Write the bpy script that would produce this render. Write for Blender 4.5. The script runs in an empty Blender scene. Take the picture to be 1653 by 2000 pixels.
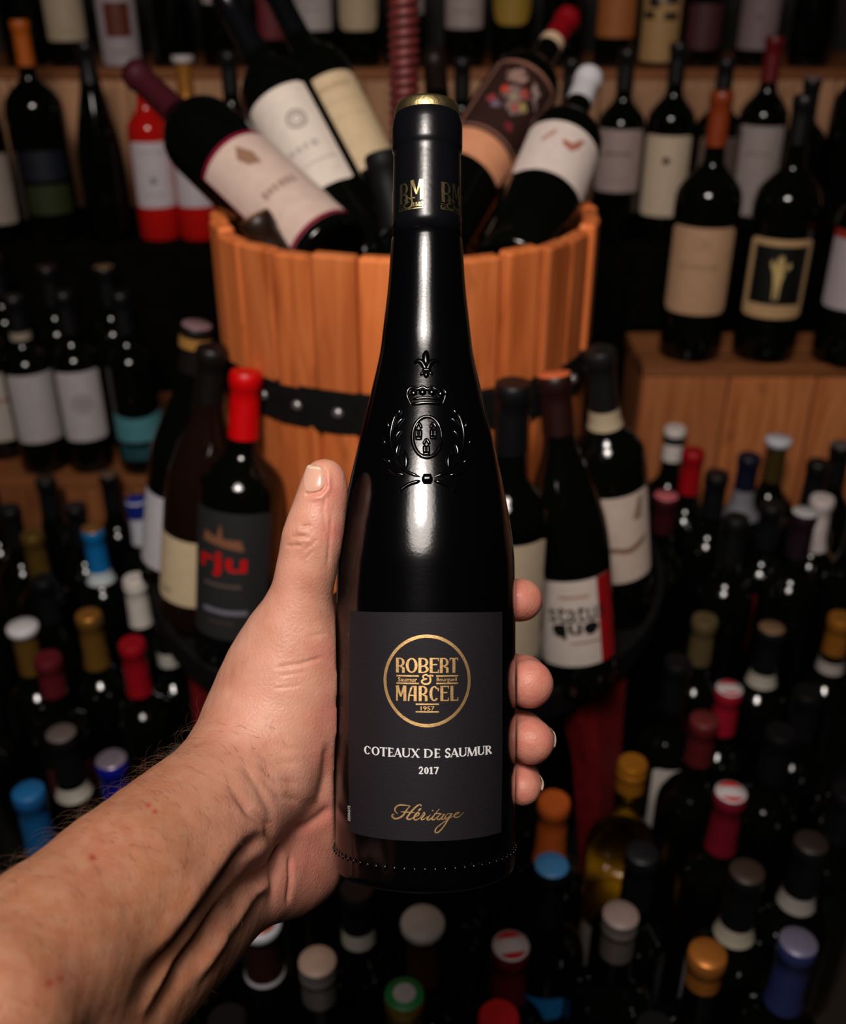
import bpy, bmesh, math, random
import numpy as np
from mathutils import Vector, Matrix

random.seed(7); rng = np.random.default_rng(7)
scene = bpy.context.scene
COL = scene.collection
R_ = math.radians

# ------------------------------------------------------------------ camera
PITCH = R_(29.0); CP, SP = math.cos(PITCH), math.sin(PITCH)
CAM = Vector((0, 0, 1.02)); FPX = 2000.0; CX, CY = 826.5, 1000.0
cam_d = bpy.data.cameras.new('camera'); cam = bpy.data.objects.new('camera', cam_d); COL.objects.link(cam)
cam.location = CAM; cam.rotation_euler = (R_(90) - PITCH, 0, 0)
cam_d.sensor_fit = 'VERTICAL'; cam_d.sensor_height = 36; cam_d.sensor_width = 36 * 1653 / 2000; cam_d.lens = 36
cam_d.clip_start = 0.02
cam_d.dof.use_dof = True; cam_d.dof.focus_distance = 0.405; cam_d.dof.aperture_fstop = 8.0; cam_d.dof.aperture_blades = 0
scene.camera = cam

# ------------------------------------------------------------------ light
w = bpy.data.worlds.new('world'); scene.world = w; w.use_nodes = True
w.node_tree.nodes['Background'].inputs[0].default_value = (1.0, .8, .62, 1); w.node_tree.nodes['Background'].inputs[1].default_value = 0.0008
def area(name, loc, target, size, power, col, spread=180):
    d = bpy.data.lights.new(name, 'AREA'); d.shape = 'DISK'; d.size = size; d.energy = power; d.color = col; d.spread = R_(spread)
    o = bpy.data.objects.new(name, d); COL.objects.link(o); o.location = loc
    o.rotation_euler = (Vector(target) - Vector(loc)).to_track_quat('-Z', 'Y').to_euler(); return o
area('ceiling_lamp_light', (-0.13, -0.22, 1.80), (0.0, 1.30, 0.80), 0.66, 6.0, (1, .90, .83), 118)
area('ceiling_bulb_light', (-0.13, -0.20, 1.79), (0.0, 1.30, 0.80), 0.26, 5.2, (1, .91, .84), 118)
vs = scene.view_settings
vs.view_transform = 'Standard'; vs.look = 'None'; vs.gamma = 1.0; vs.exposure = 0.0; vs.use_curve_mapping = False

def W(c):                                     # camera space (right, up, forward) -> world
    x, u, z = c
    return Vector((x, z * CP + u * SP, CAM.z - z * SP + u * CP))
def C(px, py, Z): return ((px - CX) / FPX * Z, (CY - py) / FPX * Z, Z)
def PX(px, py, Z): return W(C(px, py, Z))
def hit(px, py, z):                            # where the sight line of a pixel meets the level z
    d = W((( px - CX) / FPX, (CY - py) / FPX, 1.0)) - CAM
    t = (z - CAM.z) / d.z
    return CAM + d * t

# ------------------------------------------------------------------ materials
MATS = {}
def lin(c): return tuple(((v / 255 / 12.92) if v / 255 <= .04045 else ((v / 255 + .055) / 1.055) ** 2.4) for v in c)
def mat(name, col, rough=.5, metal=0, spec=.5, noise=0, nscale=60, bump=0, bscale=200, sss=0, coat=0, stretch=None):
    if name in MATS: return MATS[name]
    m = bpy.data.materials.new(name); m.use_nodes = True; nt = m.node_tree; b = nt.nodes['Principled BSDF']
    b.inputs['Base Color'].default_value = (*col, 1); b.inputs['Roughness'].default_value = rough; b.inputs['Metallic'].default_value = metal
    b.inputs['Specular IOR Level'].default_value = spec
    b.inputs['Coat Weight'].default_value = coat; b.inputs['Coat Roughness'].default_value = .05
    if sss:
        b.inputs['Subsurface Weight'].default_value = sss; b.inputs['Subsurface Radius'].default_value = (1, .35, .2); b.inputs['Subsurface Scale'].default_value = .004
    tc = nt.nodes.new('ShaderNodeTexCoord'); src = tc.outputs['Object']
    if stretch:
        mp = nt.nodes.new('ShaderNodeMapping'); mp.inputs['Scale'].default_value = stretch; nt.links.new(src, mp.inputs[0]); src = mp.outputs[0]
    if noise:
        n = nt.nodes.new('ShaderNodeTexNoise'); n.inputs['Scale'].default_value = nscale; n.inputs['Detail'].default_value = 5; nt.links.new(src, n.inputs['Vector'])
        r = nt.nodes.new('ShaderNodeValToRGB'); r.color_ramp.elements[0].position = .3; r.color_ramp.elements[1].position = .72
        r.color_ramp.elements[0].color = (*[max(0, v * (1 - noise)) for v in col], 1); r.color_ramp.elements[1].color = (*[min(1, v * (1 + noise)) for v in col], 1)
        nt.links.new(n.outputs['Fac'], r.inputs[0]); nt.links.new(r.outputs[0], b.inputs['Base Color'])
    if bump:
        n2 = nt.nodes.new('ShaderNodeTexNoise'); n2.inputs['Scale'].default_value = bscale; n2.inputs['Detail'].default_value = 4; nt.links.new(src, n2.inputs['Vector'])
        bp = nt.nodes.new('ShaderNodeBump'); bp.inputs['Strength'].default_value = bump; bp.inputs['Distance'].default_value = .002
        nt.links.new(n2.outputs['Fac'], bp.inputs['Height']); nt.links.new(bp.outputs[0], b.inputs['Normal'])
    MATS[name] = m; return m
def cmat(col, rough=.45, metal=0, noise=.06):
    """capsule / paper / print colour given in sRGB 0-255"""
    return mat('c_%d_%d_%d_%d_%d' % (*col, rough * 100, metal * 100), lin(col), rough, metal, .4, noise, 90)

def wood_mat(name, c1, c2, c3, scale=(1, 1, .09), rough=.6):
    m = bpy.data.materials.new(name); m.use_nodes = True; nt = m.node_tree; b = nt.nodes['Principled BSDF']; b.inputs['Roughness'].default_value = rough; b.inputs['Specular IOR Level'].default_value = .25
    tc = nt.nodes.new('ShaderNodeTexCoord'); oi = nt.nodes.new('ShaderNodeObjectInfo')
    add = nt.nodes.new('ShaderNodeVectorMath'); add.operation = 'ADD'
    mul = nt.nodes.new('ShaderNodeVectorMath'); mul.operation = 'SCALE'; mul.inputs['Scale'].default_value = 3.7
    cmb = nt.nodes.new('ShaderNodeCombineXYZ')
    for i in range(3): nt.links.new(oi.outputs['Random'], cmb.inputs[i])
    nt.links.new(cmb.outputs[0], mul.inputs[0]); nt.links.new(tc.outputs['Object'], add.inputs[0]); nt.links.new(mul.outputs[0], add.inputs[1])
    mp = nt.nodes.new('ShaderNodeMapping'); mp.inputs['Scale'].default_value = scale; nt.links.new(add.outputs[0], mp.inputs[0])
    n = nt.nodes.new('ShaderNodeTexNoise'); n.inputs['Scale'].default_value = 55; n.inputs['Detail'].default_value = 6; n.inputs['Distortion'].default_value = 1.2
    nt.links.new(mp.outputs[0], n.inputs['Vector'])
    r = nt.nodes.new('ShaderNodeValToRGB'); e = r.color_ramp.elements
    e[0].position = .25; e[0].color = (*c1, 1); e[1].position = .75; e[1].color = (*c3, 1); k = e.new(.5); k.color = (*c2, 1)
    nt.links.new(n.outputs['Fac'], r.inputs[0])
    # knots
    kn = nt.nodes.new('ShaderNodeTexNoise'); kn.inputs['Scale'].default_value = 22; kn.inputs['Detail'].default_value = 2
    mp2 = nt.nodes.new('ShaderNodeMapping'); mp2.inputs['Scale'].default_value = (scale[0], scale[1], min(1, scale[2] * 6)) if scale[2] < 1 else (min(1, scale[0] * 6), scale[1], scale[2])
    nt.links.new(add.outputs[0], mp2.inputs[0]); nt.links.new(mp2.outputs[0], kn.inputs['Vector'])
    kr = nt.nodes.new('ShaderNodeValToRGB'); kr.color_ramp.elements[0].position = .66; kr.color_ramp.elements[0].color = (0, 0, 0, 1); kr.color_ramp.elements[1].position = .76; kr.color_ramp.elements[1].color = (.6, .6, .6, 1)
    nt.links.new(kn.outputs['Fac'], kr.inputs[0])
    mx = nt.nodes.new('ShaderNodeMix'); mx.data_type = 'RGBA'; nt.links.new(kr.outputs[0], mx.inputs['Factor']); nt.links.new(r.outputs[0], mx.inputs['A']); mx.inputs['B'].default_value = (*[v * .35 for v in c1], 1)
    # board to board variation
    hv = nt.nodes.new('ShaderNodeHueSaturation'); mr = nt.nodes.new('ShaderNodeMapRange'); mr.inputs['To Min'].default_value = .72; mr.inputs['To Max'].default_value = 1.22
    nt.links.new(oi.outputs['Random'], mr.inputs[0]); nt.links.new(mr.outputs[0], hv.inputs['Value']); nt.links.new(mx.outputs['Result'], hv.inputs['Color'])
    nt.links.new(hv.outputs[0], b.inputs['Base Color'])
    bp = nt.nodes.new('ShaderNodeBump'); bp.inputs['Strength'].default_value = .25; bp.inputs['Distance'].default_value = .002
    nt.links.new(n.outputs['Fac'], bp.inputs['Height']); nt.links.new(bp.outputs[0], b.inputs['Normal'])
    return m
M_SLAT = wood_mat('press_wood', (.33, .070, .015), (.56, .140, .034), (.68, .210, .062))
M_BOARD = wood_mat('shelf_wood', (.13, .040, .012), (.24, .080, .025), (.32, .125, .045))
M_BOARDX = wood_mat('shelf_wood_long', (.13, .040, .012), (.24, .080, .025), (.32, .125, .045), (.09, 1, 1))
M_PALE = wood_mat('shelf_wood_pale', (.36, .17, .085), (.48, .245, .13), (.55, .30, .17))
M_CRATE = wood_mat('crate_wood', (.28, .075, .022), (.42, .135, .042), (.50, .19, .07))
M_DARKW = mat('near_black_wood', (.003, .0025, .002), .95, 0, .03, noise=.3, nscale=40)  # near black, very rough boards of the back shelf and low step
M_FLOOR = mat('floor_dark', (.02, .014, .010), .55, noise=.4, nscale=12)
M_WALL = mat('wall_dark', (.012, .009, .008), .8, noise=.3, nscale=6)
M_GLASS = mat('dark_bottle_glass', (.0018, .0021, .0017), .07, spec=.5)
M_GLASSB = mat('brown_bottle_glass', (.010, .004, .0025), .07, spec=.5)
M_ROSE = mat('rose_wine_glass', (.46, .008, .006), .08, spec=.55)
M_HELD = mat('held_bottle_glass', (.0010, .0010, .0015), .15, spec=.6, bump=.02, bscale=900)
M_IRON = mat('black_iron', (.007, .0065, .0065), .75, 0, .08, noise=.3, nscale=80, bump=.15)
M_STEEL = mat('bolt_steel', (.45, .42, .42), .35, .8, noise=.2, nscale=300)
M_REDIRON = mat('red_painted_iron', (.15, .004, .006), .5, noise=.25, nscale=70, bump=.1)
M_SCREW = mat('red_screw', (.10, .012, .012), .5, .2, noise=.3, nscale=120)
M_GOLD = mat('gold_foil', (.88, .55, .23), .46, .9, noise=.15, nscale=700, bump=.08, bscale=1500)
M_GOLDY = mat('gold_capsule_top', (.72, .56, .26), .33, 1.0, noise=.12, nscale=300, bump=.12, bscale=500)
M_BLACKCAP = mat('matte_black_capsule', (.003, .003, .004), .24, spec=.32, bump=.03, bscale=600)
M_BLKLAB = mat('black_label_paper', (.0125, .0108, .0142), .62, spec=.2, noise=.12, nscale=500, bump=.10, bscale=700, stretch=(1, 1, 4))
M_WHITEINK = mat('white_ink', (.80, .80, .80), .55)
def clear_glass():
    m = bpy.data.materials.new('clear_glass'); m.use_nodes = True; nt = m.node_tree; nt.nodes.remove(nt.nodes['Principled BSDF'])
    out = nt.nodes['Material Output']; t = nt.nodes.new('ShaderNodeBsdfTransparent'); t.inputs[0].default_value = (.93, .90, .80, 1)
    g = nt.nodes.new('ShaderNodeBsdfGlossy'); g.inputs['Roughness'].default_value = .06
    f = nt.nodes.new('ShaderNodeFresnel'); mx = nt.nodes.new('ShaderNodeMixShader')
    nt.links.new(f.outputs[0], mx.inputs[0]); nt.links.new(t.outputs[0], mx.inputs[1]); nt.links.new(g.outputs[0], mx.inputs[2]); nt.links.new(mx.outputs[0], out.inputs[0]); return m
M_CLEAR = clear_glass()
M_AMBER = mat('golden_wine', (.66, .33, .012), .15, spec=.4)

# ------------------------------------------------------------------ object helpers
def link(o): COL.objects.link(o); return o
def mesh_obj(name, verts, faces, m, parent=None, smooth=True, mats=None, fm=None):
    me = bpy.data.meshes.new(name); me.from_pydata([tuple(v) for v in verts], [], faces)
    if smooth: me.polygons.foreach_set('use_smooth', [True] * len(me.polygons))
    if mats:
        for x in mats: me.materials.append(x)
        if fm is not None: me.polygons.foreach_set('material_index', fm)
    else: me.materials.append(m)
    me.update(); o = bpy.data.objects.new(name, me); link(o)
    if parent: o.parent = parent
    return o
def empty(name, loc=(0, 0, 0), label=None, cat=None, group=None, matrix=None):
    o = bpy.data.objects.new(name, None); link(o); o.empty_display_size = .02
    if matrix is not None: o.matrix_world = matrix
    else: o.location = loc
    if label: o['label'] = label
    if cat: o['category'] = cat
    if group: o['group'] = group
    return o
def tag(o, label=None, cat=None, group=None, kind=None):
    if label: o['label'] = label
    if cat: o['category'] = cat
    if group: o['group'] = group
    if kind: o['kind'] = kind
    return o
def sharp(o, ang=35):
    me = o.data
    if hasattr(me, 'set_sharp_from_angle'): me.set_sharp_from_angle(angle=R_(ang))
    return o
def lathe(prof, seg=28, cap0=True, cap1=True):
    V, F = [], []
    for r, z in prof:
        for k in range(seg):
            a = 2 * math.pi * k / seg; V.append((r * math.sin(a), -r * math.cos(a), z))
    n = len(prof)
    for i in range(n - 1):
        for k in range(seg):
            k2 = (k + 1) % seg; F.append((i * seg + k, i * seg + k2, (i + 1) * seg + k2, (i + 1) * seg + k))
    if cap0: F.append(tuple(reversed(range(seg))))
    if cap1: F.append(tuple((n - 1) * seg + k for k in range(seg)))
    return V, F
def box_mesh(sx, sy, sz, bev=.002):
    bm = bmesh.new(); bmesh.ops.create_cube(bm, size=1); bmesh.ops.scale(bm, vec=(sx, sy, sz), verts=bm.verts)
    if bev: bmesh.ops.bevel(bm, geom=bm.edges[:], offset=bev, segments=1, affect='EDGES')
    me = bpy.data.meshes.new('box'); bm.to_mesh(me); bm.free(); return me
def box(name, size, loc, m, parent=None, bev=.002, rot=(0, 0, 0)):
    me = box_mesh(*size, bev); me.name = name; me.materials.append(m); o = bpy.data.objects.new(name, me); link(o); o.location = loc; o.rotation_euler = rot
    if parent: o.parent = parent
    return o

# ------------------------------------------------------------------ the setting
tag(box('floor', (4.4, 4.2, .06), (0, .9, -.03), M_FLOOR, bev=0), kind='structure')
tag(box('wall_back', (4.4, .08, 2.9), (0, 2.62, 1.35), M_WALL, bev=0), kind='structure')
tag(box('wall_left', (.08, 4.2, 2.9), (-2.16, .9, 1.35), M_WALL, bev=0), kind='structure')
tag(box('wall_right', (.08, 4.2, 2.9), (2.16, .9, 1.35), M_WALL, bev=0), kind='structure')
tag(box('ceiling', (4.4, 4.2, .06), (0, .9, 2.78), M_WALL, bev=0), kind='structure')

def riser(name, label, x0, x1, y, z0, z1, depth, n, seed, pale_after=None, dark=False, wood=None):
    """wooden display step: boarded front and boarded top"""
    rnd = random.Random(seed); t = empty(name, ((x0 + x1) / 2, y, z0), label, 'shelf')
    def put(o): o.location = o.location - Vector(((x0 + x1) / 2, y, z0)); o.parent = t
    wd = (x1 - x0) / n
    for i in range(n):
        xm = x0 + (i + .5) * wd
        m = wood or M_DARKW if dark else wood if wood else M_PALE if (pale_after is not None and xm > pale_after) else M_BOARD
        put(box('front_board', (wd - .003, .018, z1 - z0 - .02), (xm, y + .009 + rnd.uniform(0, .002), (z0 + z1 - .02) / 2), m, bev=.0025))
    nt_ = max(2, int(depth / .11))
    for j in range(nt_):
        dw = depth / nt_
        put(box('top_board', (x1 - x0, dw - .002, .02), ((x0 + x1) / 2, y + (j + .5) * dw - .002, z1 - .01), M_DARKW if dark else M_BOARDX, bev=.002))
    for xs in (x0 + .012, x1 - .012):
        put(box('side_panel', (.018, depth - .03, z1 - z0 - .024), (xs, y + depth / 2 + .012, (z0 + z1 - .024) / 2), M_BOARD, bev=.002))
    return t
Z_L, Z_R, Z_S, Z_U, Z_T = .27, .47, .55, .81, .36
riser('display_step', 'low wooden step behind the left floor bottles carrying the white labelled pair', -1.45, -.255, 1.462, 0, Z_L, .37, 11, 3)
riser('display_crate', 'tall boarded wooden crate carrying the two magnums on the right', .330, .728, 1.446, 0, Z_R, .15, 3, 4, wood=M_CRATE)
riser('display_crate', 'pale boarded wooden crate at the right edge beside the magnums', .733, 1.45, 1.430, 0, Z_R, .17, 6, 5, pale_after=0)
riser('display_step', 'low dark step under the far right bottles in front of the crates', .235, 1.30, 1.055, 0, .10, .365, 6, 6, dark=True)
riser('back_shelf', 'wide black back step holding the row with the red rose bottles', -1.5, 1.5, 1.84, 0, Z_S, .30, 16, 8, dark=True)
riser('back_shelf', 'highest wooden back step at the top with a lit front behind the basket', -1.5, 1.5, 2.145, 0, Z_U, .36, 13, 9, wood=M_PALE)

# ------------------------------------------------------------------ the basket press
PC = Vector((-.018, 1.052, 0)); PR = .195
press = empty('basket_press', PC, 'wooden slatted basket wine press with black hoop and red iron screw', 'wine press')
def slat_ring(z0, z1, rad, n, phase, seed):
    rnd = random.Random(seed)
    pitch = 2 * math.pi * rad / n
    me = []
    for v in range(3):
        m_ = box_mesh(pitch - [.0030, .0052, .0022][v], .016, z1 - z0, .0028); m_.materials.append(M_SLAT); m_.name = 'slat'; me.append(m_)
    for i in range(n):
        a = phase + 2 * math.pi * i / n
        o = bpy.data.objects.new('slat', me[rnd.randrange(3)]); link(o); o.parent = press
        rr = rad - .008 + rnd.uniform(-.0025, .0015)
        o.location = (rr * math.sin(a), -rr * math.cos(a), (z0 + z1) / 2 + rnd.uniform(-.0025, .0015)); o.rotation_euler = (0, 0, a + rnd.uniform(-.11, .11))
slat_ring(.661, .787, PR, 28, R_(-5.2), 1)
slat_ring(Z_T + .02, .626, PR - .002, 28, R_(-5.2), 2)
V, F = lathe([(PR - .013, .622), (PR - .001, .622), (PR - .001, .664), (PR - .013, .664), (PR - .013, .622)], 72, False, False)
hoop = sharp(mesh_obj('hoop', V, F, M_IRON, press))
V, F = lathe([(PR - .013, .385), (PR + .001, .385), (PR + .001, .425), (PR - .013, .425), (PR - .013, .385)], 72, False, False)
sharp(mesh_obj('hoop', V, F, M_IRON, press))
bme = None
for i in range(28):
    a = R_(-5.2) + 2 * math.pi * (i + .5 * 0) / 28
    if bme is None:
        V, F = lathe([(.0052, 0), (.0052, .0015), (.0040, .0032), (.0016, .0042)], 12)
        o = mesh_obj('bolt', V, F, M_STEEL, hoop); bme = o.data
    else:
        o = bpy.data.objects.new('bolt', bme); link(o); o.parent = hoop
    o.location = ((PR - .0012) * math.sin(a), -(PR - .0012) * math.cos(a), .643); o.rotation_euler = (R_(90), 0, a)
# inner pressing plate
V, F = lathe([(.017, .572), (PR - .024, .572), (PR - .024, .602), (.017, .602)], 48)
sharp(mesh_obj('press_plate', V, F, M_BOARD, press))
# tray with rim and spout, legs
TR = .292
V, F = lathe([(.01, Z_T - .018), (TR, Z_T - .018), (TR + .008, Z_T - .012), (TR + .010, Z_T + .022), (TR + .002, Z_T + .022), (TR - .002, Z_T), (.01, Z_T)], 64)
sharp(mesh_obj('tray', V, F, M_IRON, press))
def leg(ax, ay):
    bm = bmesh.new(); d = Vector((ax, ay, 0)).normalized(); t = Vector((-d.y, d.x, 0))
    secs = [(Z_T - .016, .27, .052, .020), (.25, .285, .034, .017), (.10, .30, .026, .014), (.02, .31, .028, .016), (.0, .31, .036, .022)]
    rings = []
    for z, rr, a, b in secs:
        c = d * rr + Vector((0, 0, z)); rings.append([bm.verts.new(c + t * (a * sx) + d * (b * sy)) for sx, sy in ((-1, -.6), (-.6, -1), (.6, -1), (1, -.6), (1, .6), (.6, 1), (-.6, 1), (-1, .6))])
    for r0, r1 in zip(rings, rings[1:]):
        for k in range(8): bm.faces.new((r0[k], r0[(k + 1) % 8], r1[(k + 1) % 8], r1[k]))
    bm.faces.new(rings[0]); bm.faces.new(list(reversed(rings[-1]))); bmesh.ops.recalc_face_normals(bm, faces=bm.faces)
    me = bpy.data.meshes.new('leg'); bm.to_mesh(me); bm.free(); me.materials.append(M_REDIRON); o = bpy.data.objects.new('leg', me); link(o); o.parent = press
for ax, ay in ((-.2, -.195), (.208, -.19), (0, .28)): leg(ax, ay)
# threaded screw
def screw_mesh(r, z0, z1, pitch, depth, seg=24):
    V, F = [], []; n = int((z1 - z0) / pitch * 8)
    for i in range(n + 1):
        for k in range(seg):
            a = 2 * math.pi * k / seg; z = z0 + (z1 - z0) * i / n
            ph = ((z / pitch) - k / seg) % 1.0; tri = max(0, min(1, 1.6 - abs(ph - .5) * 4.2))
            rr = r - depth * (1 - tri); V.append((rr * math.sin(a), -rr * math.cos(a), z))
    for i in range(n):
        for k in range(seg): F.append((i * seg + k, i * seg + (k + 1) % seg, (i + 1) * seg + (k + 1) % seg, (i + 1) * seg + k))
    F.append(tuple(n * seg + k for k in range(seg))); return V, F
V, F = screw_mesh(.0150, Z_T, 1.20, .0085, .0022); sharp(mesh_obj('screw', V, F, M_SCREW, press), 40)

# ------------------------------------------------------------------ bottles
def smooth_prof(ctrl, n=6):
    """monotone cubic through (z, r) control points -> [(r, z)]"""
    z = np.array([c[0] for c in ctrl]); r = np.array([c[1] for c in ctrl]); f = pchip(z, r); out = []
    for i in range(len(z) - 1):
        for t in np.linspace(z[i], z[i + 1], n, endpoint=False): out.append((float(f(t)), float(t)))
    out.append((float(r[-1]), float(z[-1]))); return out
def pchip(x, y):
    h = np.diff(x); d = np.diff(y) / h; m = np.zeros(len(x)); m[0] = d[0]; m[-1] = d[-1]
    for i in range(1, len(x) - 1):
        if d[i - 1] * d[i] > 0:
            w1 = 2 * h[i] + h[i - 1]; w2 = h[i] + 2 * h[i - 1]; m[i] = (w1 + w2) / (w1 / d[i - 1] + w2 / d[i])
    def f(t):
        t = np.asarray(t, float); i = np.clip(np.searchsorted(x, t) - 1, 0, len(x) - 2); s = np.clip((t - x[i]) / h[i], 0, 1)
        return (2 * s**3 - 3 * s**2 + 1) * y[i] + (s**3 - 2 * s**2 + s) * h[i] * m[i] + (-2 * s**3 + 3 * s**2) * y[i + 1] + (s**3 - s**2) * h[i] * m[i + 1]
    return f
RN = .0138
def profile(kind, H, R):
    if kind == 'bordeaux': c = [(.004, R - .0005), (.6 * H, R), (.645 * H, R * .955), (.685 * H, R * .78), (.715 * H, R * .56), (.75 * H, RN + .0022), (.79 * H, RN + .0006), (.94 * H, RN), (H - .002, RN)]
    elif kind == 'burgundy': c = [(.004, R - .0005), (.46 * H, R), (.54 * H, R * .955), (.62 * H, R * .82), (.70 * H, R * .62), (.76 * H, RN + .0045), (.81 * H, RN + .0012), (.94 * H, RN), (H - .002, RN)]
    elif kind == 'hock': c = [(.004, R - .0005), (.42 * H, R), (.52 * H, R * .92), (.66 * H, R * .70), (.80 * H, RN + .004), (.92 * H, RN), (H - .002, RN)]
    else: c = [(.004, R - .0005), (.40 * H, R), (.50 * H, R * .95), (.60 * H, R * .80), (.70 * H, R * .60), (.80 * H, RN + .0035), (.88 * H, RN + .0012), (H - .002, RN)]
    p = smooth_prof(c, 4)
    return [(R * .55, .006), (R - .006, 0), (R - .0018, .0012)] + p + [(RN * .7, H)], pchip(np.array([k[0] for k in c]), np.array([k[1] for k in c]))

_ptc = {}
def text2d(body, bold=0.0):
    key = (body, bold)
    if key in _ptc: return _ptc[key]
    cu = bpy.data.curves.new('t', 'FONT'); cu.body = body; cu.size = 1; cu.align_x = 'CENTER'; cu.offset = bold; cu.resolution_u = 3
    o = bpy.data.objects.new('t', cu); link(o); dg = bpy.context.evaluated_depsgraph_get(); me = o.evaluated_get(dg).to_mesh()
    v = np.array([(q.co.x, q.co.y) for q in me.vertices]); f = [tuple(p.vertices) for p in me.polygons]
    o.evaluated_get(dg).to_mesh_clear(); bpy.data.objects.remove(o); bpy.data.curves.remove(cu)
    v[:, 0] -= (v[:, 0].min() + v[:, 0].max()) / 2; v[:, 1] -= (v[:, 1].min() + v[:, 1].max()) / 2
    v[:, 0] /= (v[:, 0].max() - v[:, 0].min()); v[:, 1] /= (v[:, 1].max() - v[:, 1].min()); _ptc[key] = (v, f); return v, f
def wrapv(R, a, z): return (R * math.sin(a), -R * math.cos(a), z)
def rect_patch(rad, a0, a1, z0, z1, rc=0.0, na=None, bow=0.0):
    """paper patch on a cylinder; rc rounds the corners (metres), bow arches the top edge"""
    na = na or max(3, int(abs(a1 - a0) / .16)); V, F = [], []; r0 = rad((z0 + z1) / 2)
    wdt = (a1 - a0) * r0
    for i in range(na + 1):
        u = i / na; a = a0 + (a1 - a0) * u; e = min(u, 1 - u) * wdt; dz = 0
        if rc and e < rc: dz = rc - math.sqrt(max(0, rc * rc - (rc - e) ** 2))
        top = z1 - dz + bow * (1 - (2 * u - 1) ** 2) - bow
        for j in range(4):
            z = z0 + dz + (top - z0 - dz) * j / 3; V.append(wrapv(rad(z), a, z))
    for i in range(na):
        for j in range(3): F.append((i * 4 + j, (i + 1) * 4 + j, (i + 1) * 4 + j + 1, i * 4 + j + 1))
    return V, F
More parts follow.
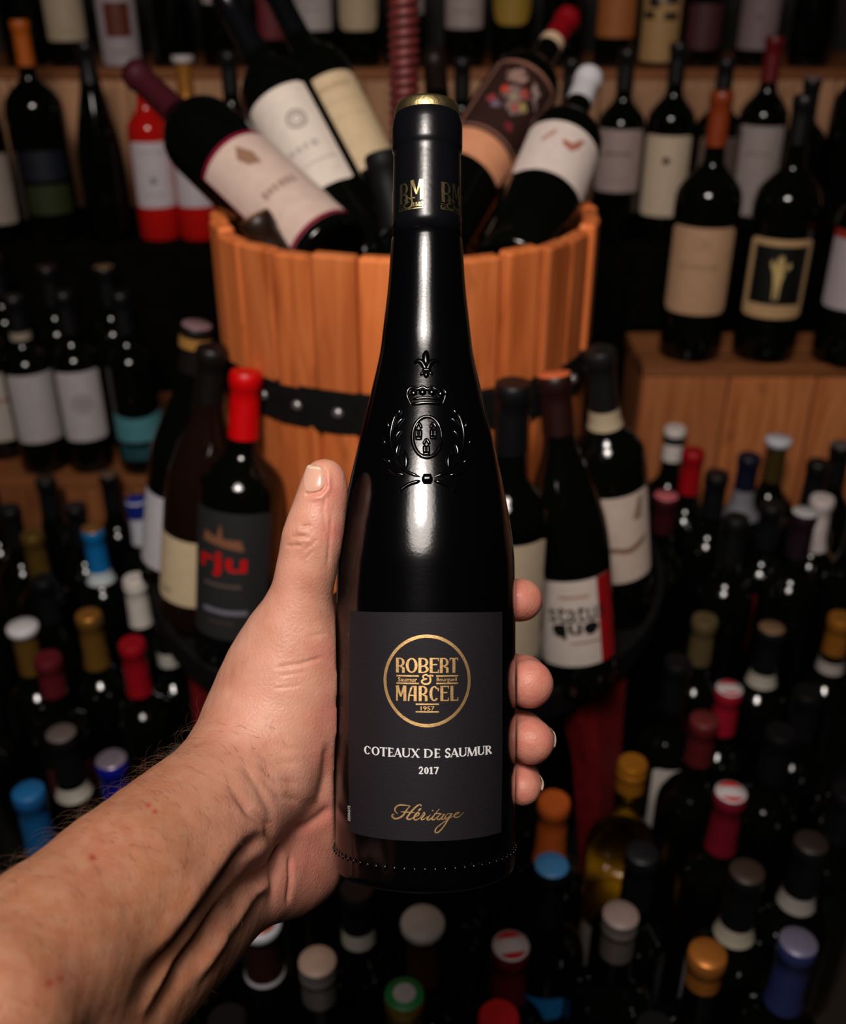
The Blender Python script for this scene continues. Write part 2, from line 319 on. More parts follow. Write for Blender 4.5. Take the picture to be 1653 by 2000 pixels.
def bottle(label, base, H=.305, R=.0375, kind='bordeaux', glass=None, cap=((14, 14, 15), .062), captop=None, style='foil', band=None,
           labels=(), turn=0.0, group=None, matrix=None, liquid=None, face=True, seg=28, name='wine_bottle'):
    glass = glass or M_GLASS
    b = Vector(base) if base is not None else None
    if matrix is None:
        ang = math.atan2(b.x, b.y) if face else 0.0      # label turned to the room's viewer side, then by turn
        t = empty(name, b, label, 'bottle', group); t.rotation_euler = (0, 0, -ang + turn)
    else: t = empty(name, label=label, cat='bottle', group=group, matrix=matrix)
    prof, fr = profile(kind, H, R); V, F = lathe(prof, seg)
    body = mesh_obj('glass_body', V, F, glass, t)
    if liquid:
        lp = [(max(.002, r - .002), z + .001) for r, z in prof if z < liquid * H and z > .0005]; lp.append((.002, lp[-1][1] + .001)); V, F = lathe(lp, seg); mesh_obj('wine', V, F, M_AMBER, t)
    # capsule
    col, ln = cap; cm = col if not isinstance(col, tuple) else cmat(col, .42)
    rf = lambda z: float(fr(z)) + .0007
    zc = H - ln; cp = [(rf(zc + (H - .016 - zc) * i / 4), zc + (H - .016 - zc) * i / 4) for i in range(5)]
    if style == 'screw': cp += [(RN + .0012, H - .0155), (RN + .0016, H - .014), (RN + .0007, H - .0125), (RN + .0017, H - .0105), (RN + .0007, H - .009), (RN + .0016, H - .007), (RN + .0012, H - .002), (RN - .0005, H + .0002)]
    elif style == 'stopper': cp += [(RN + .001, H - .014), (RN + .001, H - .0085)]
    else: cp += [(RN + .0020, H - .0145), (RN + .0022, H - .006), (RN + .0019, H - .0022), (RN + .0004, H + .0004)]
    V, F = lathe(cp, 24, False, True); co = mesh_obj('capsule', V, F, cm, t); sharp(co, 50)
    if style == 'stopper':
        V, F = lathe([(RN + .001, H - .010), (RN + .0045, H - .0095), (RN + .0050, H - .0020), (RN + .0036, H + .0005), (.004, H + .0012)], 24)
        mesh_obj('stopper_top', V, F, cmat(captop or (225, 220, 215)), t)
    elif captop == 'flag':
        V, F = lathe([(RN + .0012, H + .0004), (RN + .0012, H + .0012), (.003, H + .0012)], 24, False); d = mesh_obj('top_disc', V, F, cmat((205, 195, 195)), t)
        for s in (1, -1):
            V, F = [], []; n = 14
            for i in range(n + 1):
                a = -1.0 + 2.0 * i / n; V += [((RN - .0006) * math.sin(a), s * (RN - .0006) * math.cos(a), H + .0015), ((RN - .0006) * math.sin(a), s * (RN - .0006) * math.cos(1.0), H + .0015)]
            for i in range(n): F.append((2 * i, 2 * i + 1, 2 * i + 3, 2 * i + 2))
            q = mesh_obj('red_stripe', V, F, cmat((190, 20, 22)), d); q.rotation_euler = (0, 0, .3)
    elif captop is not None:
        V, F = lathe([(RN + .0014, H + .0003), (RN + .0009, H + .0011), (.003, H + .0013)], 24, False); mesh_obj('capsule_top', V, F, captop if not isinstance(captop, tuple) else cmat(captop), t)
    if band:
        bc, z0, z1 = band; pts = [(rf(z) + .0007 if z1 > .016 else RN + .0032, z) for z in np.linspace(H - z0, H - z1, 5)]; V, F = lathe(pts, 24, False, False); mesh_obj('neck_band', V, F, cmat(bc), t)
    rl = lambda z: float(fr(z)) + .0004; rp = lambda z: float(fr(z)) + .0008
    for L in labels:
        z0, z1, ha = L['z'][0] * H, L['z'][1] * H, L.get('ha', .95); at = L.get('at', 0.0)
        V, F = rect_patch(rl, at - ha, at + ha, z0, z1, L.get('rc', .003), bow=L.get('bow', 0)); lo = mesh_obj('label', V, F, cmat(L['c'], .62), t)
        for p in L.get('p', ()):                                   # print on the label: u in -1..1, v in 0..1 of the label
            k = p[0]
            if k == 'r':                                           # rectangle u0,u1,v0,v1,colour
                _, u0, u1, v0, v1, c = p; V, F = rect_patch(rp, at + ha * u0, at + ha * u1, z0 + (z1 - z0) * v0, z0 + (z1 - z0) * v1, 0)
            elif k in ('o', 'd'):                                  # ring / disc  u,v,size(m),colour
                _, u, v, s, c = p; V, F = [], []; n = 20; zc_ = z0 + (z1 - z0) * v
                for i in range(n):
                    q = 2 * math.pi * i / n
                    for ss in (s, s * (.72 if k == 'o' else .05)): V.append(wrapv(rp(zc_), at + ha * u + ss * math.cos(q) / R, zc_ + ss * math.sin(q)))
                F = [(2 * i, 2 * ((i + 1) % n), 2 * ((i + 1) % n) + 1, 2 * i + 1) for i in range(n)]
            elif k == 't':                                         # text u,v,width(m),height(m),string,colour
                _, u, v, wd, ht, s, c = p[:7]; tv, tf = text2d(s, p[7] if len(p) > 7 else .0); zc_ = z0 + (z1 - z0) * v
                V = [wrapv(rp(zc_), at + ha * u + x * wd / R, zc_ + y * ht) for x, y in tv]; F = tf
            elif k == 'w':                                         # a line of print too blurred to read: small marks
                _, u, v, wd, ht, s, c = p[:7]; zc_ = z0 + (z1 - z0) * v; V, F = [], []; m_ = s; rw = random.Random(m_)
                for q in range(m_):
                    xa = -wd / 2 + wd * q / m_; xb = xa + wd / m_ * rw.uniform(.55, .85); hh = ht * rw.uniform(.35, .5); b_ = len(V)
                    V += [wrapv(rp(zc_), at + ha * u + x / R, zc_ + y) for x, y in ((xa, -hh), (xb, -hh), (xb, hh), (xa, hh))]; F.append((b_, b_ + 1, b_ + 2, b_ + 3))
            elif k == 'g':                                         # polygon blot  [(u,v)...],colour
                _, pts, c = p; q = []
                for a_, b_ in zip(pts, pts[1:] + pts[:1]):
                    m_ = max(1, int(abs(b_[0] - a_[0]) / .12)); q += [(a_[0] + (b_[0] - a_[0]) * k_ / m_, a_[1] + (b_[1] - a_[1]) * k_ / m_) for k_ in range(m_)]
                n = len(q); cu_ = sum(k_[0] for k_ in q) / n; cv = sum(k_[1] for k_ in q) / n; V, F = [], []
                for fr_ in (.02, .34, .67, 1.0): V += [wrapv(rp(z0 + (z1 - z0) * (cv + (v - cv) * fr_)), at + ha * (cu_ + (u - cu_) * fr_), z0 + (z1 - z0) * (cv + (v - cv) * fr_)) for u, v in q]
                F = [(k_ * n + i, k_ * n + (i + 1) % n, (k_ + 1) * n + (i + 1) % n, (k_ + 1) * n + i) for k_ in range(3) for i in range(n)]
            mesh_obj('label_print', V, F, cmat(c, .5), lo, smooth=False)
    return t
def lines(vs, u=.7, c=(120, 108, 100), th=.03): return [('r', -u * k, u * k, v - th / 2, v + th / 2, c) for v, k in vs]
def lean(top, other, H, roll=0.0):
    """matrix of a bottle whose cap top is at one point and whose axis runs through another"""
    T, O = PX(*top), PX(*other); zax = (T - O).normalized(); toc = (CAM - (T + O) / 2); toc = (toc - zax * toc.dot(zax)).normalized()
    yax = -toc; xax = yax.cross(zax).normalized(); M = Matrix((xax, yax, zax)).transposed().to_4x4()
    M = Matrix.Translation(T - zax * H) @ M @ Matrix.Rotation(roll, 4, 'Z'); return M

def stand(base_px, z, top_px, H, roll=0.0):
    """matrix of a slightly tilted standing bottle: foot seen at one pixel on the level z, cap top at another"""
    Bp = hit(*base_px, z); d = (PX(*top_px, 1.0) - CAM).normalized(); oc = CAM - Bp; bq = oc.dot(d); dd = bq * bq - oc.dot(oc) + H * H
    t = -bq - math.sqrt(max(0, dd)); T = CAM + d * t; zax = (T - Bp).normalized(); toc = CAM - Bp; toc = (toc - zax * toc.dot(zax)).normalized(); yax = -toc; xax = yax.cross(zax).normalized()
    up_ = .036 * math.sqrt(max(0, 1 - zax.z * zax.z))
    return Matrix.Translation(Bp + Vector((0, 0, up_))) @ Matrix((xax, yax, zax)).transposed().to_4x4() @ Matrix.Rotation(roll, 4, 'Z')
GOLD, WHITE, BLACKC = M_GOLDY, (205, 198, 196), (13, 13, 14)
def fl(px, py, H, z=0.0):                                        # standing place of a bottle whose cap top is seen there
    p = hit(px, py, z + H); return (p.x, p.y, z)

# ---- bottles on the floor, left
bottle('floor bottle with wide white stopper top over a brown gold capsule, far left', fl(43, 1222, .305), .305, cap=(cmat((128, 92, 40), .4, .5), .066), style='stopper', captop=(214, 208, 210))
bottle('floor bottle with dim wine red capsule beside the white stoppered one', fl(92, 1283, .305), .305, cap=((92, 22, 30), .05), labels=[dict(z=(.2, .55), c=(60, 12, 18), ha=.8)])
bottle('floor bottle with long matte gold capsule standing left of the white screw cap', fl(172, 1200, .305), .305, cap=(cmat((150, 108, 48), .38, .6), .075), captop=cmat((205, 140, 60), .35, .7))
bottle('floor bottle with long white screw cap behind the bright red capsule', fl(262, 1128, .306), .306, cap=((214, 205, 196), .070), style='screw')
bottle('floor bottle with bright blue capsule, gold top and white lower band', fl(180, 1032, .306), .306, cap=((18, 108, 172), .078), captop=cmat((190, 130, 60), .35, .7), band=((205, 215, 220), .084, .066))
bottle('floor bottle with dull gold capsule near the left edge before the step', fl(62, 1042, .304), .304, cap=(cmat((120, 92, 38), .4, .6), .066))
bottle('floor bottle with red capsule directly before the white screw cap bottle', fl(257, 1254, .307), .307, cap=((150, 12, 26), .072), labels=[dict(z=(.18, .50), c=(190, 182, 182), ha=.5, at=1.05)])
bottle('floor bottle with white neck band below a black capsule, beside the red capsule', fl(322, 1215, .284), .284, band=((196, 190, 180), .060, .040), labels=[dict(z=(.15, .5), c=(160, 155, 155), ha=.5, at=1.0)])
bottle('floor bottle with small royal blue cap above a white neck wrap', fl(266, 975, .305), .305, cap=((196, 196, 206), .072), band=((16, 36, 120), .026, .002), captop=(18, 44, 140))
bottle('tall dark bottle silhouetted before the left step, nearest the left edge', fl(88, 935, .305), .305, kind='burgundy', captop=(40, 28, 24), R=.036)
bottle('tall dark bottle with brownish cap top before the teal labelled bottle', fl(212, 925, .305), .305, captop=(96, 70, 54), R=.036)
bottle('dark bottle half cut by the left edge before the step', fl(18, 992, .305), .305)
bottle('dark bottle with fat black capsule between two tall silhouettes at left', fl(146, 988, .305), .305, captop=(34, 22, 22))
bottle('floor bottle with grey topped black capsule and white band, above the forearm', fl(119, 1432, .306), .306, captop=(96, 84, 80), band=((190, 184, 172), .082, .066))
bottle('floor bottle with royal blue capsule and pale silver top touching the forearm', fl(217, 1483, .308), .308, cap=((14, 22, 132), .075), captop=cmat((165, 150, 165), .3, .6))
bottle('floor bottle with steel blue capsule at the lower left beside the forearm', fl(55, 1545, .305), .305, cap=((22, 84, 138), .075), captop=(28, 98, 152))
# ---- bottom centre
bottle('front bottle with copper and white cap top and brown neck below the wrist', fl(507, 1800, .289), .289, kind='burgundy', cap=((44, 18, 18), .062), style='stopper', captop=(196, 196, 204), band=((190, 184, 192), .064, .060))
g_ = [o for o in COL.objects if o.name.startswith('stopper_top')][-1]
V, F = lathe([(.0150, .2880), (.0142, .2915), (.0100, .2925), (.004, .2926)], 24, False); mesh_obj('copper_disc', V, F, cmat((176, 84, 52), .35, .3), g_)
V, F = lathe([(.0085, .2930), (.003, .2932)], 20, False); mesh_obj('white_emblem', V, F, cmat((190, 176, 168)), g_)
bottle('front bottle with pinkish grey topped silver screw cap, bottom centre left', fl(620, 1878, .305), .305, cap=(cmat((150, 142, 138), .35, .6), .042), style='screw', captop=(188, 158, 140))
bottle('front bottle with white neck band directly under the held bottle', fl(697, 1735, .29), .29, band=((178, 172, 158), .064, .046), labels=[dict(z=(.12, .5), c=(150, 148, 150), ha=.35, at=.75)])
bottle('front bottle with domed white cap over a brown capsule at bottom centre', fl(826, 1800, .304), .304, cap=((66, 40, 20), .070), style='stopper', captop=(208, 200, 190))
bottle('front bottle with green ringed white disc on a gold cap, bottom edge', fl(790, 1942, .313), .313, cap=(cmat((176, 140, 60), .35, .7), .066), captop=(40, 132, 70), labels=())
g_ = [o for o in COL.objects if o.name.startswith('capsule_top')][-1]
V, F = lathe([(.0088, .3146), (.003, .3147)], 20, False); mesh_obj('white_centre', V, F, cmat((188, 188, 184)), g_)
bottle('front bottle with red and white striped disc on its cap, nearest the viewer', fl(998, 1848, .305), .305, cap=((96, 10, 22), .062), captop='flag')
bottle('red capped bottle mostly cut off by the bottom edge', fl(975, 1985, .321), .321, cap=((170, 16, 24), .06))
# ---- lower right
bottle('floor bottle with orange capsule beside the little finger', fl(1083, 1563, .305), .305, cap=((196, 92, 34), .078))
bottle('floor bottle with pale blue disc on its cap in front of the orange capsule', fl(1078, 1690, .302), .302, cap=((12, 16, 22), .066), captop=(70, 136, 190), labels=[dict(z=(.46, .56), c=(24, 110, 170), ha=.7, at=-.1)])
bottle('clear bottle of golden white wine with ringed amber gold cap', fl(1237, 1488, .306), .306, glass=M_CLEAR, cap=(cmat((206, 132, 38), .34, .6), .034), style='screw', liquid=.44, labels=[dict(z=(.06, .30), c=(140, 132, 128), ha=.75, at=-.5)])
bottle('front bottle with plain silver screw cap at lower right of the held bottle', fl(1213, 1787, .302), .302, cap=(cmat((150, 138, 134), .32, .7), .045), style='screw', captop=(150, 130, 122))
bottle('floor bottle with tall plain black capsule before the golden wine', fl(1255, 1665, .301), .301, captop=(22, 22, 26))
bottle('floor bottle with wine red capsule and striped disc top, the middle of three striped', fl(1428, 1548, .305), .305, cap=((112, 16, 34), .072), captop='flag')
bottle('floor bottle with crimson capsule and striped disc top, the farthest of three striped', fl(1425, 1345, .274), .274, cap=((150, 20, 40), .060), captop='flag')
bottle('floor bottle with dim brownish red cap left of the crimson striped one', fl(1377, 1405, .312), .312, cap=((84, 22, 26), .055), captop=(98, 34, 34))
bottle('front bottle with copper gold cap near the bottom right', fl(1383, 1862, .305), .305, cap=(cmat((196, 122, 52), .36, .6), .034), captop=cmat((190, 118, 50), .4, .5), labels=[dict(z=(.3, .62), c=(176, 168, 170), ha=.4, at=-.95)])
bottle('front bottle with slate blue capsule and painted highlight on top in the lower right corner', fl(1560, 1840, .305), .305, cap=((40, 46, 92), .075), captop=cmat((120, 116, 140), .4, .3))  # paler top disc paints in the capsule's highlight
bottle('floor bottle with torn tan foil on top and white band, lower right', fl(1460, 1702, .305), .305, captop=(58, 44, 36), band=((176, 166, 148), .080, .062), labels=[dict(z=(.28, .60), c=(176, 170, 172), ha=.45, at=-.95)])
bottle('floor bottle with dim brown cap top and grey white band at the right side', fl(1585, 1645, .305), .305, captop=(44, 34, 30), band=((160, 152, 146), .078, .060))
bottle('floor bottle with tall white side label under the dim brownish red cap', fl(1325, 1290, .332), .332, labels=[dict(z=(.28, .62), c=(196, 186, 178), ha=.5, at=.25)])
bottle('floor bottle with shiny olive beige cap in the dark right field', fl(1378, 1208, .311), .311, cap=(cmat((132, 112, 76), .28, .6), .062))
bottle('floor bottle with tan flecked cap and cream neck band at right', fl(1508, 1226, .304), .304, captop=(120, 92, 66), band=((176, 168, 156), .080, .062))
bottle('bottle with amber neck and white band at the right edge', fl(1645, 1205, .314), .314, cap=(cmat((176, 112, 40), .4, .5), .05), band=((166, 154, 150), .076, .060))
# ---- on the low step, right
bottle('bottle with white top, black ring and white neck before the right crate', fl(1320, 835, .305, .1), .305, cap=((206, 196, 190), .050), band=((10, 10, 10), .021, .010))
bottle('bottle with dark red capsule before the right crate', fl(1356, 880, .305, .1), .305, cap=((150, 8, 18), .064))
bottle('bottle with small pink disc on a maroon cap before the right crate', fl(1302, 968, .305, .1), .305, cap=((52, 10, 18), .05), captop=(190, 96, 104))
bottle('bottle with navy capsule over a silver neck before the right crate', fl(1465, 890, .303, .1), .303, cap=((16, 18, 38), .05), band=((120, 118, 126), .092, .050))
bottle('bottle with white stopper on an olive capsule before the pale crate', fl(1522, 856, .301, .1), .301, cap=((58, 44, 16), .066), style='stopper', captop=(196, 196, 204), labels=[dict(z=(.45, .58), c=(140, 18, 20), ha=.5, at=-.5)])
bottle('black capsuled bottle between the dark red and the navy ones', fl(1402, 925, .306, .1), .306, captop=(30, 22, 18))
bottle('black capsuled bottle standing before the pale crate at right', fl(1600, 902, .297, .1), .297)
bottle('dark bottle with greyish cap top at the right edge by the pale crate', fl(1645, 868, .297, .1), .297, captop=(86, 80, 80))
bottle('bottle with tapering white capsule at right before the pale crate', fl(1608, 972, .28, .1), .28, cap=((206, 192, 188), .075))
bottle('bottle with white rimmed dark cap beside the tapering white capsule', fl(1573, 1000, .312, .1), .312, cap=((30, 16, 26), .06), captop=(186, 182, 182))
bottle('dark bottle in front of the black capsuled one on the low step', fl(1440, 1010, .306, .1), .306)
bottle('dark bottle with reddish shoulder label on the low step', fl(1510, 985, .282, .1), .282, labels=[dict(z=(.25, .58), c=(110, 14, 18), ha=.5)])
# ---- plain dark bottles that fill the floor
FILL = [(-0.328, 0.509, 0.0, 0.309), (-0.237, 0.504, 0.0, 0.301), (-0.364, 0.588, 0.0, 0.301), (-0.28, 0.588, 0.0, 0.307), (-0.411, 0.659, 0.0, 0.289), (-0.316, 0.664, 0.0, 0.301), (-0.229, 0.659, 0.0, 0.305), (-0.189, 0.74, 0.0, 0.309), (-0.106, 0.738, 0.0, 0.305), (-0.014, 0.74, 0.0, 0.304), (0.414, 0.74, 0.0, 0.302), (-0.066, 0.808, 0.0, 0.302), (0.024, 0.809, 0.0, 0.308), (0.109, 0.807, 0.0, 0.305), (0.371, 0.817, 0.0, 0.308), (0.455, 0.811, 0.0, 0.301), (-0.099, 0.883, 0.0, 0.301), (-0.022, 0.89, 0.0, 0.304), (0.071, 0.885, 0.0, 0.301), (0.424, 0.888, 0.0, 0.303), (-0.238, 0.971, 0.0, 0.304), (-0.145, 0.962, 0.0, 0.303), (-0.064, 0.961, 0.0, 0.301), (0.032, 0.963, 0.0, 0.301), (0.114, 0.965, 0.0, 0.309), (0.202, 0.967, 0.0, 0.302), (-0.581, 1.113, 0.0, 0.305), (-0.492, 1.115, 0.0, 0.304), (0.549, 1.118, 0.1, 0.305), (-0.368, 1.193, 0.0, 0.302), (-0.275, 1.191, 0.0, 0.304), (0.242, 1.199, 0.1, 0.302), (-0.318, 1.271, 0.0, 0.305), (0.29, 1.266, 0.1, 0.308), (-0.278, 1.353, 0.0, 0.306), (0.243, 1.354, 0.1, 0.308), (0.176, 0.488, 0.0, 0.304), (0.026, 0.66, 0.0, 0.302), (-0.656, 1.362, 0.0, 0.305), (-0.15, 0.496, 0.0, 0.302), (-0.526, 0.942, 0.0, 0.261), (-0.24, 1.278, 0.0, 0.302)]
for x, y, z, H in FILL:
    bottle('plain dark wine bottle with black capsule lost in the crowded shadow', (x, y, z), H, group='plain dark bottles crowded between the others', seg=20, kind=random.choice(['bordeaux', 'bordeaux', 'burgundy']))

# ---- left step
yl = 1.512
def on(px, y, z):                                               # a place on a step: seen at that column, at the given distance
    Zc = y * CP + (CAM.z - z - .13) * SP; return ((px - CX) / FPX * Zc, y, z)
CREAM, GREYW = (196, 180, 150), (176, 168, 168)
bottle('dark bottle with plain white label, left of the white labelled pair on the step', on(62, yl, Z_L), .285, .0385, cap=(BLACKC, .055), band=((150, 138, 122), .066, .054), labels=[dict(z=(.20, .60), c=(172, 164, 164), ha=1.15)], turn=.15)
bottle('dark bottle with white label and round medallion print on the left step', on(156, yl + .004, Z_L), .290, .0375, labels=[dict(z=(.20, .60), c=(176, 168, 170), ha=1.0, p=[('o', 0, .55, .016, (150, 142, 142)), ('o', 0, .55, .010, (150, 142, 142)), ('d', 0, .55, .004, (120, 112, 110))])])
bottle('bottle with off white label cut by the left edge on the step', on(-16, 1.565, Z_L), .29, .0375, labels=[dict(z=(.12, .52), c=(176, 166, 156), ha=1.0, p=[('w', .1, .6, .03, .008, 3, (140, 90, 80))])])
bottle('black bottle with torn edged teal label on the left step', on(262, yl, Z_L), .29, .0385, labels=[dict(z=(.20, .34), c=(72, 128, 136), ha=1.2, bow=-.008, rc=.001), dict(z=(.09, .17), c=(26, 66, 74), ha=1.0, bow=-.004, rc=.001)])
bottle('black bottle with faint cap top behind the left bottle of the white labelled pair', on(24, 1.68, Z_L), .30, captop=(40, 32, 28), seg=20)
bottle('black bottle with dim brown cap top behind the medallion labelled one', on(125, 1.62, Z_L), .30, captop=(46, 34, 28), seg=20)
bottle('black bottle with small tan cap top behind the teal labelled one', on(232, 1.62, Z_L), .30, captop=(120, 92, 62), seg=20)

# ---- right crate
bottle('magnum with plain cream label and orange capsule on the right crate', on(1366, 1.497, Z_R), .375, .0470, cap=((128, 50, 16), .07), labels=[dict(z=(.20, .535), c=(178, 140, 108), ha=1.12, rc=.006, p=[('w', 0, .56, .060, .007, 9, (150, 120, 88)), ('o', -.08, .82, .008, (160, 128, 94)), ('o', .12, .82, .006, (160, 128, 94))])])
FIG = [(-.10, .08), (.10, .08), (.14, .36), (.22, .50), (.42, .62), (.40, .70), (.22, .62), (.12, .60), (.16, .70), (.10, .80), (-.06, .80), (-.12, .70), (-.06, .58), (-.22, .66), (-.30, .74), (-.34, .66), (-.20, .50), (-.14, .36)]
bottle('magnum with black picture label in a cream frame on the right crate', on(1516, 1.494, Z_R), .370, .0470, labels=[dict(z=(.19, .50), c=(182, 146, 104), ha=1.05, rc=.004, p=[('r', -.80, .80, .18, .92, (10, 10, 9)), ('g', [(u * .75, .18 + v * .78) for u, v in FIG], (196, 168, 110))])], turn=.1)
bottle('bottle with white and red label cut by the right edge on the crate', on(1672, 1.475, Z_R), .33, .042, labels=[dict(z=(.26, .60), c=(172, 160, 164), ha=1.1, p=[('r', -1, 1, .9, 1.0, (150, 40, 24))])])

# ---- back row
ys = 1.89
def bk(px, H, lab, **k): return bottle(lab, on(px, ys, Z_S), H, **k)
bk(-22, .30, 'bottle with whitish label cut by the left edge in the back row', labels=[dict(z=(.1, .5), c=(150, 136, 126), ha=1.0)])
bk(85, .36, R=.0500, lab='dark bottle with orange capsule and dim green and blue label in back row', cap=((178, 88, 22), .07), labels=[dict(z=(.14, .28), c=(34, 42, 8), ha=.8), dict(z=(.30, .44), c=(6, 13, 26), ha=.8)])
bk(199, .325, 'slim black bottle with sloping shoulders left of the red rose bottles', kind='hock', R=.0400)
bk(298, .30, 'red rose wine bottle with white label, the left of two', glass=M_ROSE, cap=((40, 12, 14), .05), labels=[dict(z=(.20, .57), c=(196, 186, 190), ha=1.1, p=[('d', -.05, .42, .006, (120, 120, 130))] + lines([(.85, .9), (.2, .6)], .6, (170, 160, 164)))])
bk(378, .305, 'red rose wine bottle with gold neck half hidden behind the basket', glass=M_ROSE, cap=(cmat((176, 116, 44), .4, .5), .085), style='stopper', captop=(190, 180, 182), labels=[dict(z=(.20, .57), c=(196, 186, 190), ha=1.1)])
bk(463, .31, 'dark back row bottle with grey glinting neck behind the leaning pair', captop=(40, 40, 44))
bk(560, .30, 'plain dark bottle hidden behind the leaning pair in back row', group='hidden back row bottles')
bk(660, .30, 'plain dark bottle hidden behind the leaning pair in back row', group='hidden back row bottles')
bk(900, .30, 'dark back row bottle just right of the red screw')
bk(1000, .30, 'dark back row bottle behind the picture labelled leaning bottle')
bk(1105, .30, 'dark back row bottle between the leaning red and white capsules')
bk(1207, .315, R=.0425, lab='back row bottle with pinkish white label and grey lettering, right of basket', labels=[dict(z=(.28, .61), c=(160, 140, 134), ha=1.1, p=[('w', 0, .62, .046, .008, 6, (110, 94, 88))] + lines([(.2, .7)], .6, (140, 124, 116)))])
bk(1302, .325, R=.0425, lab='back row bottle with cream label and one round dark seal', labels=[dict(z=(.14, .56), c=(196, 176, 152), ha=1.1, p=[('d', -.02, .70, .0065, (60, 34, 20))])])
bk(1394, .30, R=.0425, lab='back row bottle with dim brown label behind the orange capsule', labels=[dict(z=(.3, .6), c=(92, 74, 68), ha=1.0, at=.3)])
bk(1478, .335, R=.0425, lab='back row bottle with greyish white label and dark red capsule', cap=((96, 14, 20), .07), labels=[dict(z=(.14, .59), c=(156, 142, 138), ha=1.1, p=lines([(.7, .8)], .6, (130, 118, 112)))])
bk(1561, .27, R=.040, lab='back row bottle with pale top in the dark right side', captop=(150, 134, 134))
bk(1648, .36, 'back row bottle with gleaming gold cap at the right edge', cap=(M_GOLDY, .07), captop=GOLD)

# ---- top row
yu = 2.205
def up(px, lab, **k):
    Zc = yu * CP + (CAM.z - Z_U - .08) * SP; return bottle(lab, ((px - CX) / FPX * Zc, yu, Z_U), .31, R=k.pop('R', .0395), **k)
up(40, 'top shelf bottle in the dark at the far left', seg=20)
up(127, 'top shelf bottle with tall cream label at the left', labels=[dict(z=(.15, .60), c=(178, 160, 132), ha=1.15, p=[('w', 0, .12, .03, .006, 7, (150, 132, 108)), ('d', .05, .72, .008, (140, 50, 46))])])
up(229, 'top shelf bottle with white label framing a brown square', labels=[dict(z=(.01, .40), c=(166, 152, 158), ha=1.15, p=[('r', -.55, .55, .42, .92, (92, 34, 14)), ('w', 0, .2, .03, .01, 2, (140, 130, 130))])])
up(330, 'dark top shelf bottle with small glint behind the maroon capsule', seg=20)
up(432, 'top shelf bottle with pale label high behind the black leaning neck', labels=[dict(z=(.36, .6), c=(160, 148, 148), ha=1.0)])
up(530, 'top shelf bottle with dark red label beside the leaning necks', labels=[dict(z=(.16, .5), c=(96, 20, 30), ha=.7)])
up(612, 'top shelf bottle with grey white label left of the cream rounded one', labels=[dict(z=(.21, .60), c=(170, 158, 156), ha=1.15, p=lines([(.3, .6), (.42, .4)], .6, (140, 130, 128)))])
up(700, 'top shelf bottle with cream label rounded at the bottom', labels=[dict(z=(.21, .60), c=(178, 156, 128), ha=1.2, rc=.022)])
up(790, 'top shelf bottle with sliver of white label behind the red screw', labels=[dict(z=(.3, .6), c=(150, 140, 136), ha=.7, at=.6)])
up(907, 'top shelf bottle with dull white label right of the red screw', labels=[dict(z=(.22, .60), c=(158, 142, 138), ha=1.15, p=lines([(.25, .7)], .7, (130, 116, 110)))])
up(1000, 'top shelf bottle with mustard yellow oval label', labels=[dict(z=(.24, .60), c=(150, 118, 38), ha=1.1, rc=.030)])
up(1100, 'top shelf bottle in the dark behind the red foil cap', captop=(40, 60, 80), seg=20)
up(1204, 'top shelf bottle with orange brown landscape label', labels=[dict(z=(.17, .60), c=(160, 92, 44), ha=1.15, p=[('r', -.2, 1, .72, 1, (130, 110, 120)), ('r', -1, -.5, .55, .75, (110, 56, 26))])])
up(1292, 'top shelf bottle with cream label of black abstract figures', labels=[dict(z=(.03, .56), c=(170, 132, 84), ha=1.15, p=[('r', -.75, .6, .80, .86, (26, 20, 16)), ('r', -.6, -.1, .58, .70, (30, 24, 20)), ('r', .1, .7, .62, .78, (34, 26, 22)), ('r', -.2, .3, .66, .76, (150, 140, 140)), ('r', -.8, -.3, .46, .54, (26, 20, 16)), ('r', .1, .7, .45, .53, (26, 20, 16))])])
up(1376, 'top shelf bottle with bright glint and dim red label', labels=[dict(z=(.1, .36), c=(66, 26, 32), ha=.9)])
up(1484, 'top shelf bottle with pinkish grey label toward the right', labels=[dict(z=(.10, .42), c=(128, 108, 110), ha=1.15, p=[('d', 0, .58, .006, (96, 80, 80))])])
up(1590, 'top shelf bottle in the dark at the far right', seg=20)

# ---- around the press tray
def tr(px, py, H): return fl(px, py, H, Z_T)
bottle('bright red capsuled bottle with charcoal label and red letters on the press tray', None, .308, .0420, matrix=stand((460, 1292), Z_T, (482, 737), .308), cap=((200, 0, 5), .064), labels=[dict(z=(.14, .585), c=(36, 36, 37), ha=1.05, at=-.28, p=[
    ('t', -.12, .60, .050, .026, 'rju', (196, 12, 16), .02), ('g', [(-.62, .76), (.38, .72), (.3, .80), (-.1, .80), (-.16, .92), (-.24, .80), (-.55, .84)], (128, 84, 60)),
    ('r', -.55, .35, .425, .450, (92, 78, 72)), ('r', -.55, .5, .21, .245, (120, 116, 130)), ('r', -.4, .2, .13, .15, (70, 58, 50))])])
bottle('brown glass bottle with cream label between two darker ones on the tray', None, .315, .0400, matrix=stand((382, 1212), Z_T, (416, 690), .315), kind='burgundy', glass=M_GLASSB, cap=((16, 12, 11), .055), labels=[dict(z=(.12, .37), c=(206, 184, 148), ha=.85, at=-.55, p=[('w', -.4, .18, .014, .005, 6, (150, 128, 96))])])
bottle('dark burgundy bottle with gold ringed neck and white label, left on the tray', None, .318, .0385, matrix=stand((340, 1138), Z_T, (386, 648), .318), kind='burgundy', cap=((20, 16, 15), .05), captop=(120, 92, 96), band=((150, 108, 52), .022, .010), labels=[dict(z=(.10, .40), c=(196, 190, 198), ha=.85, at=-.75)])
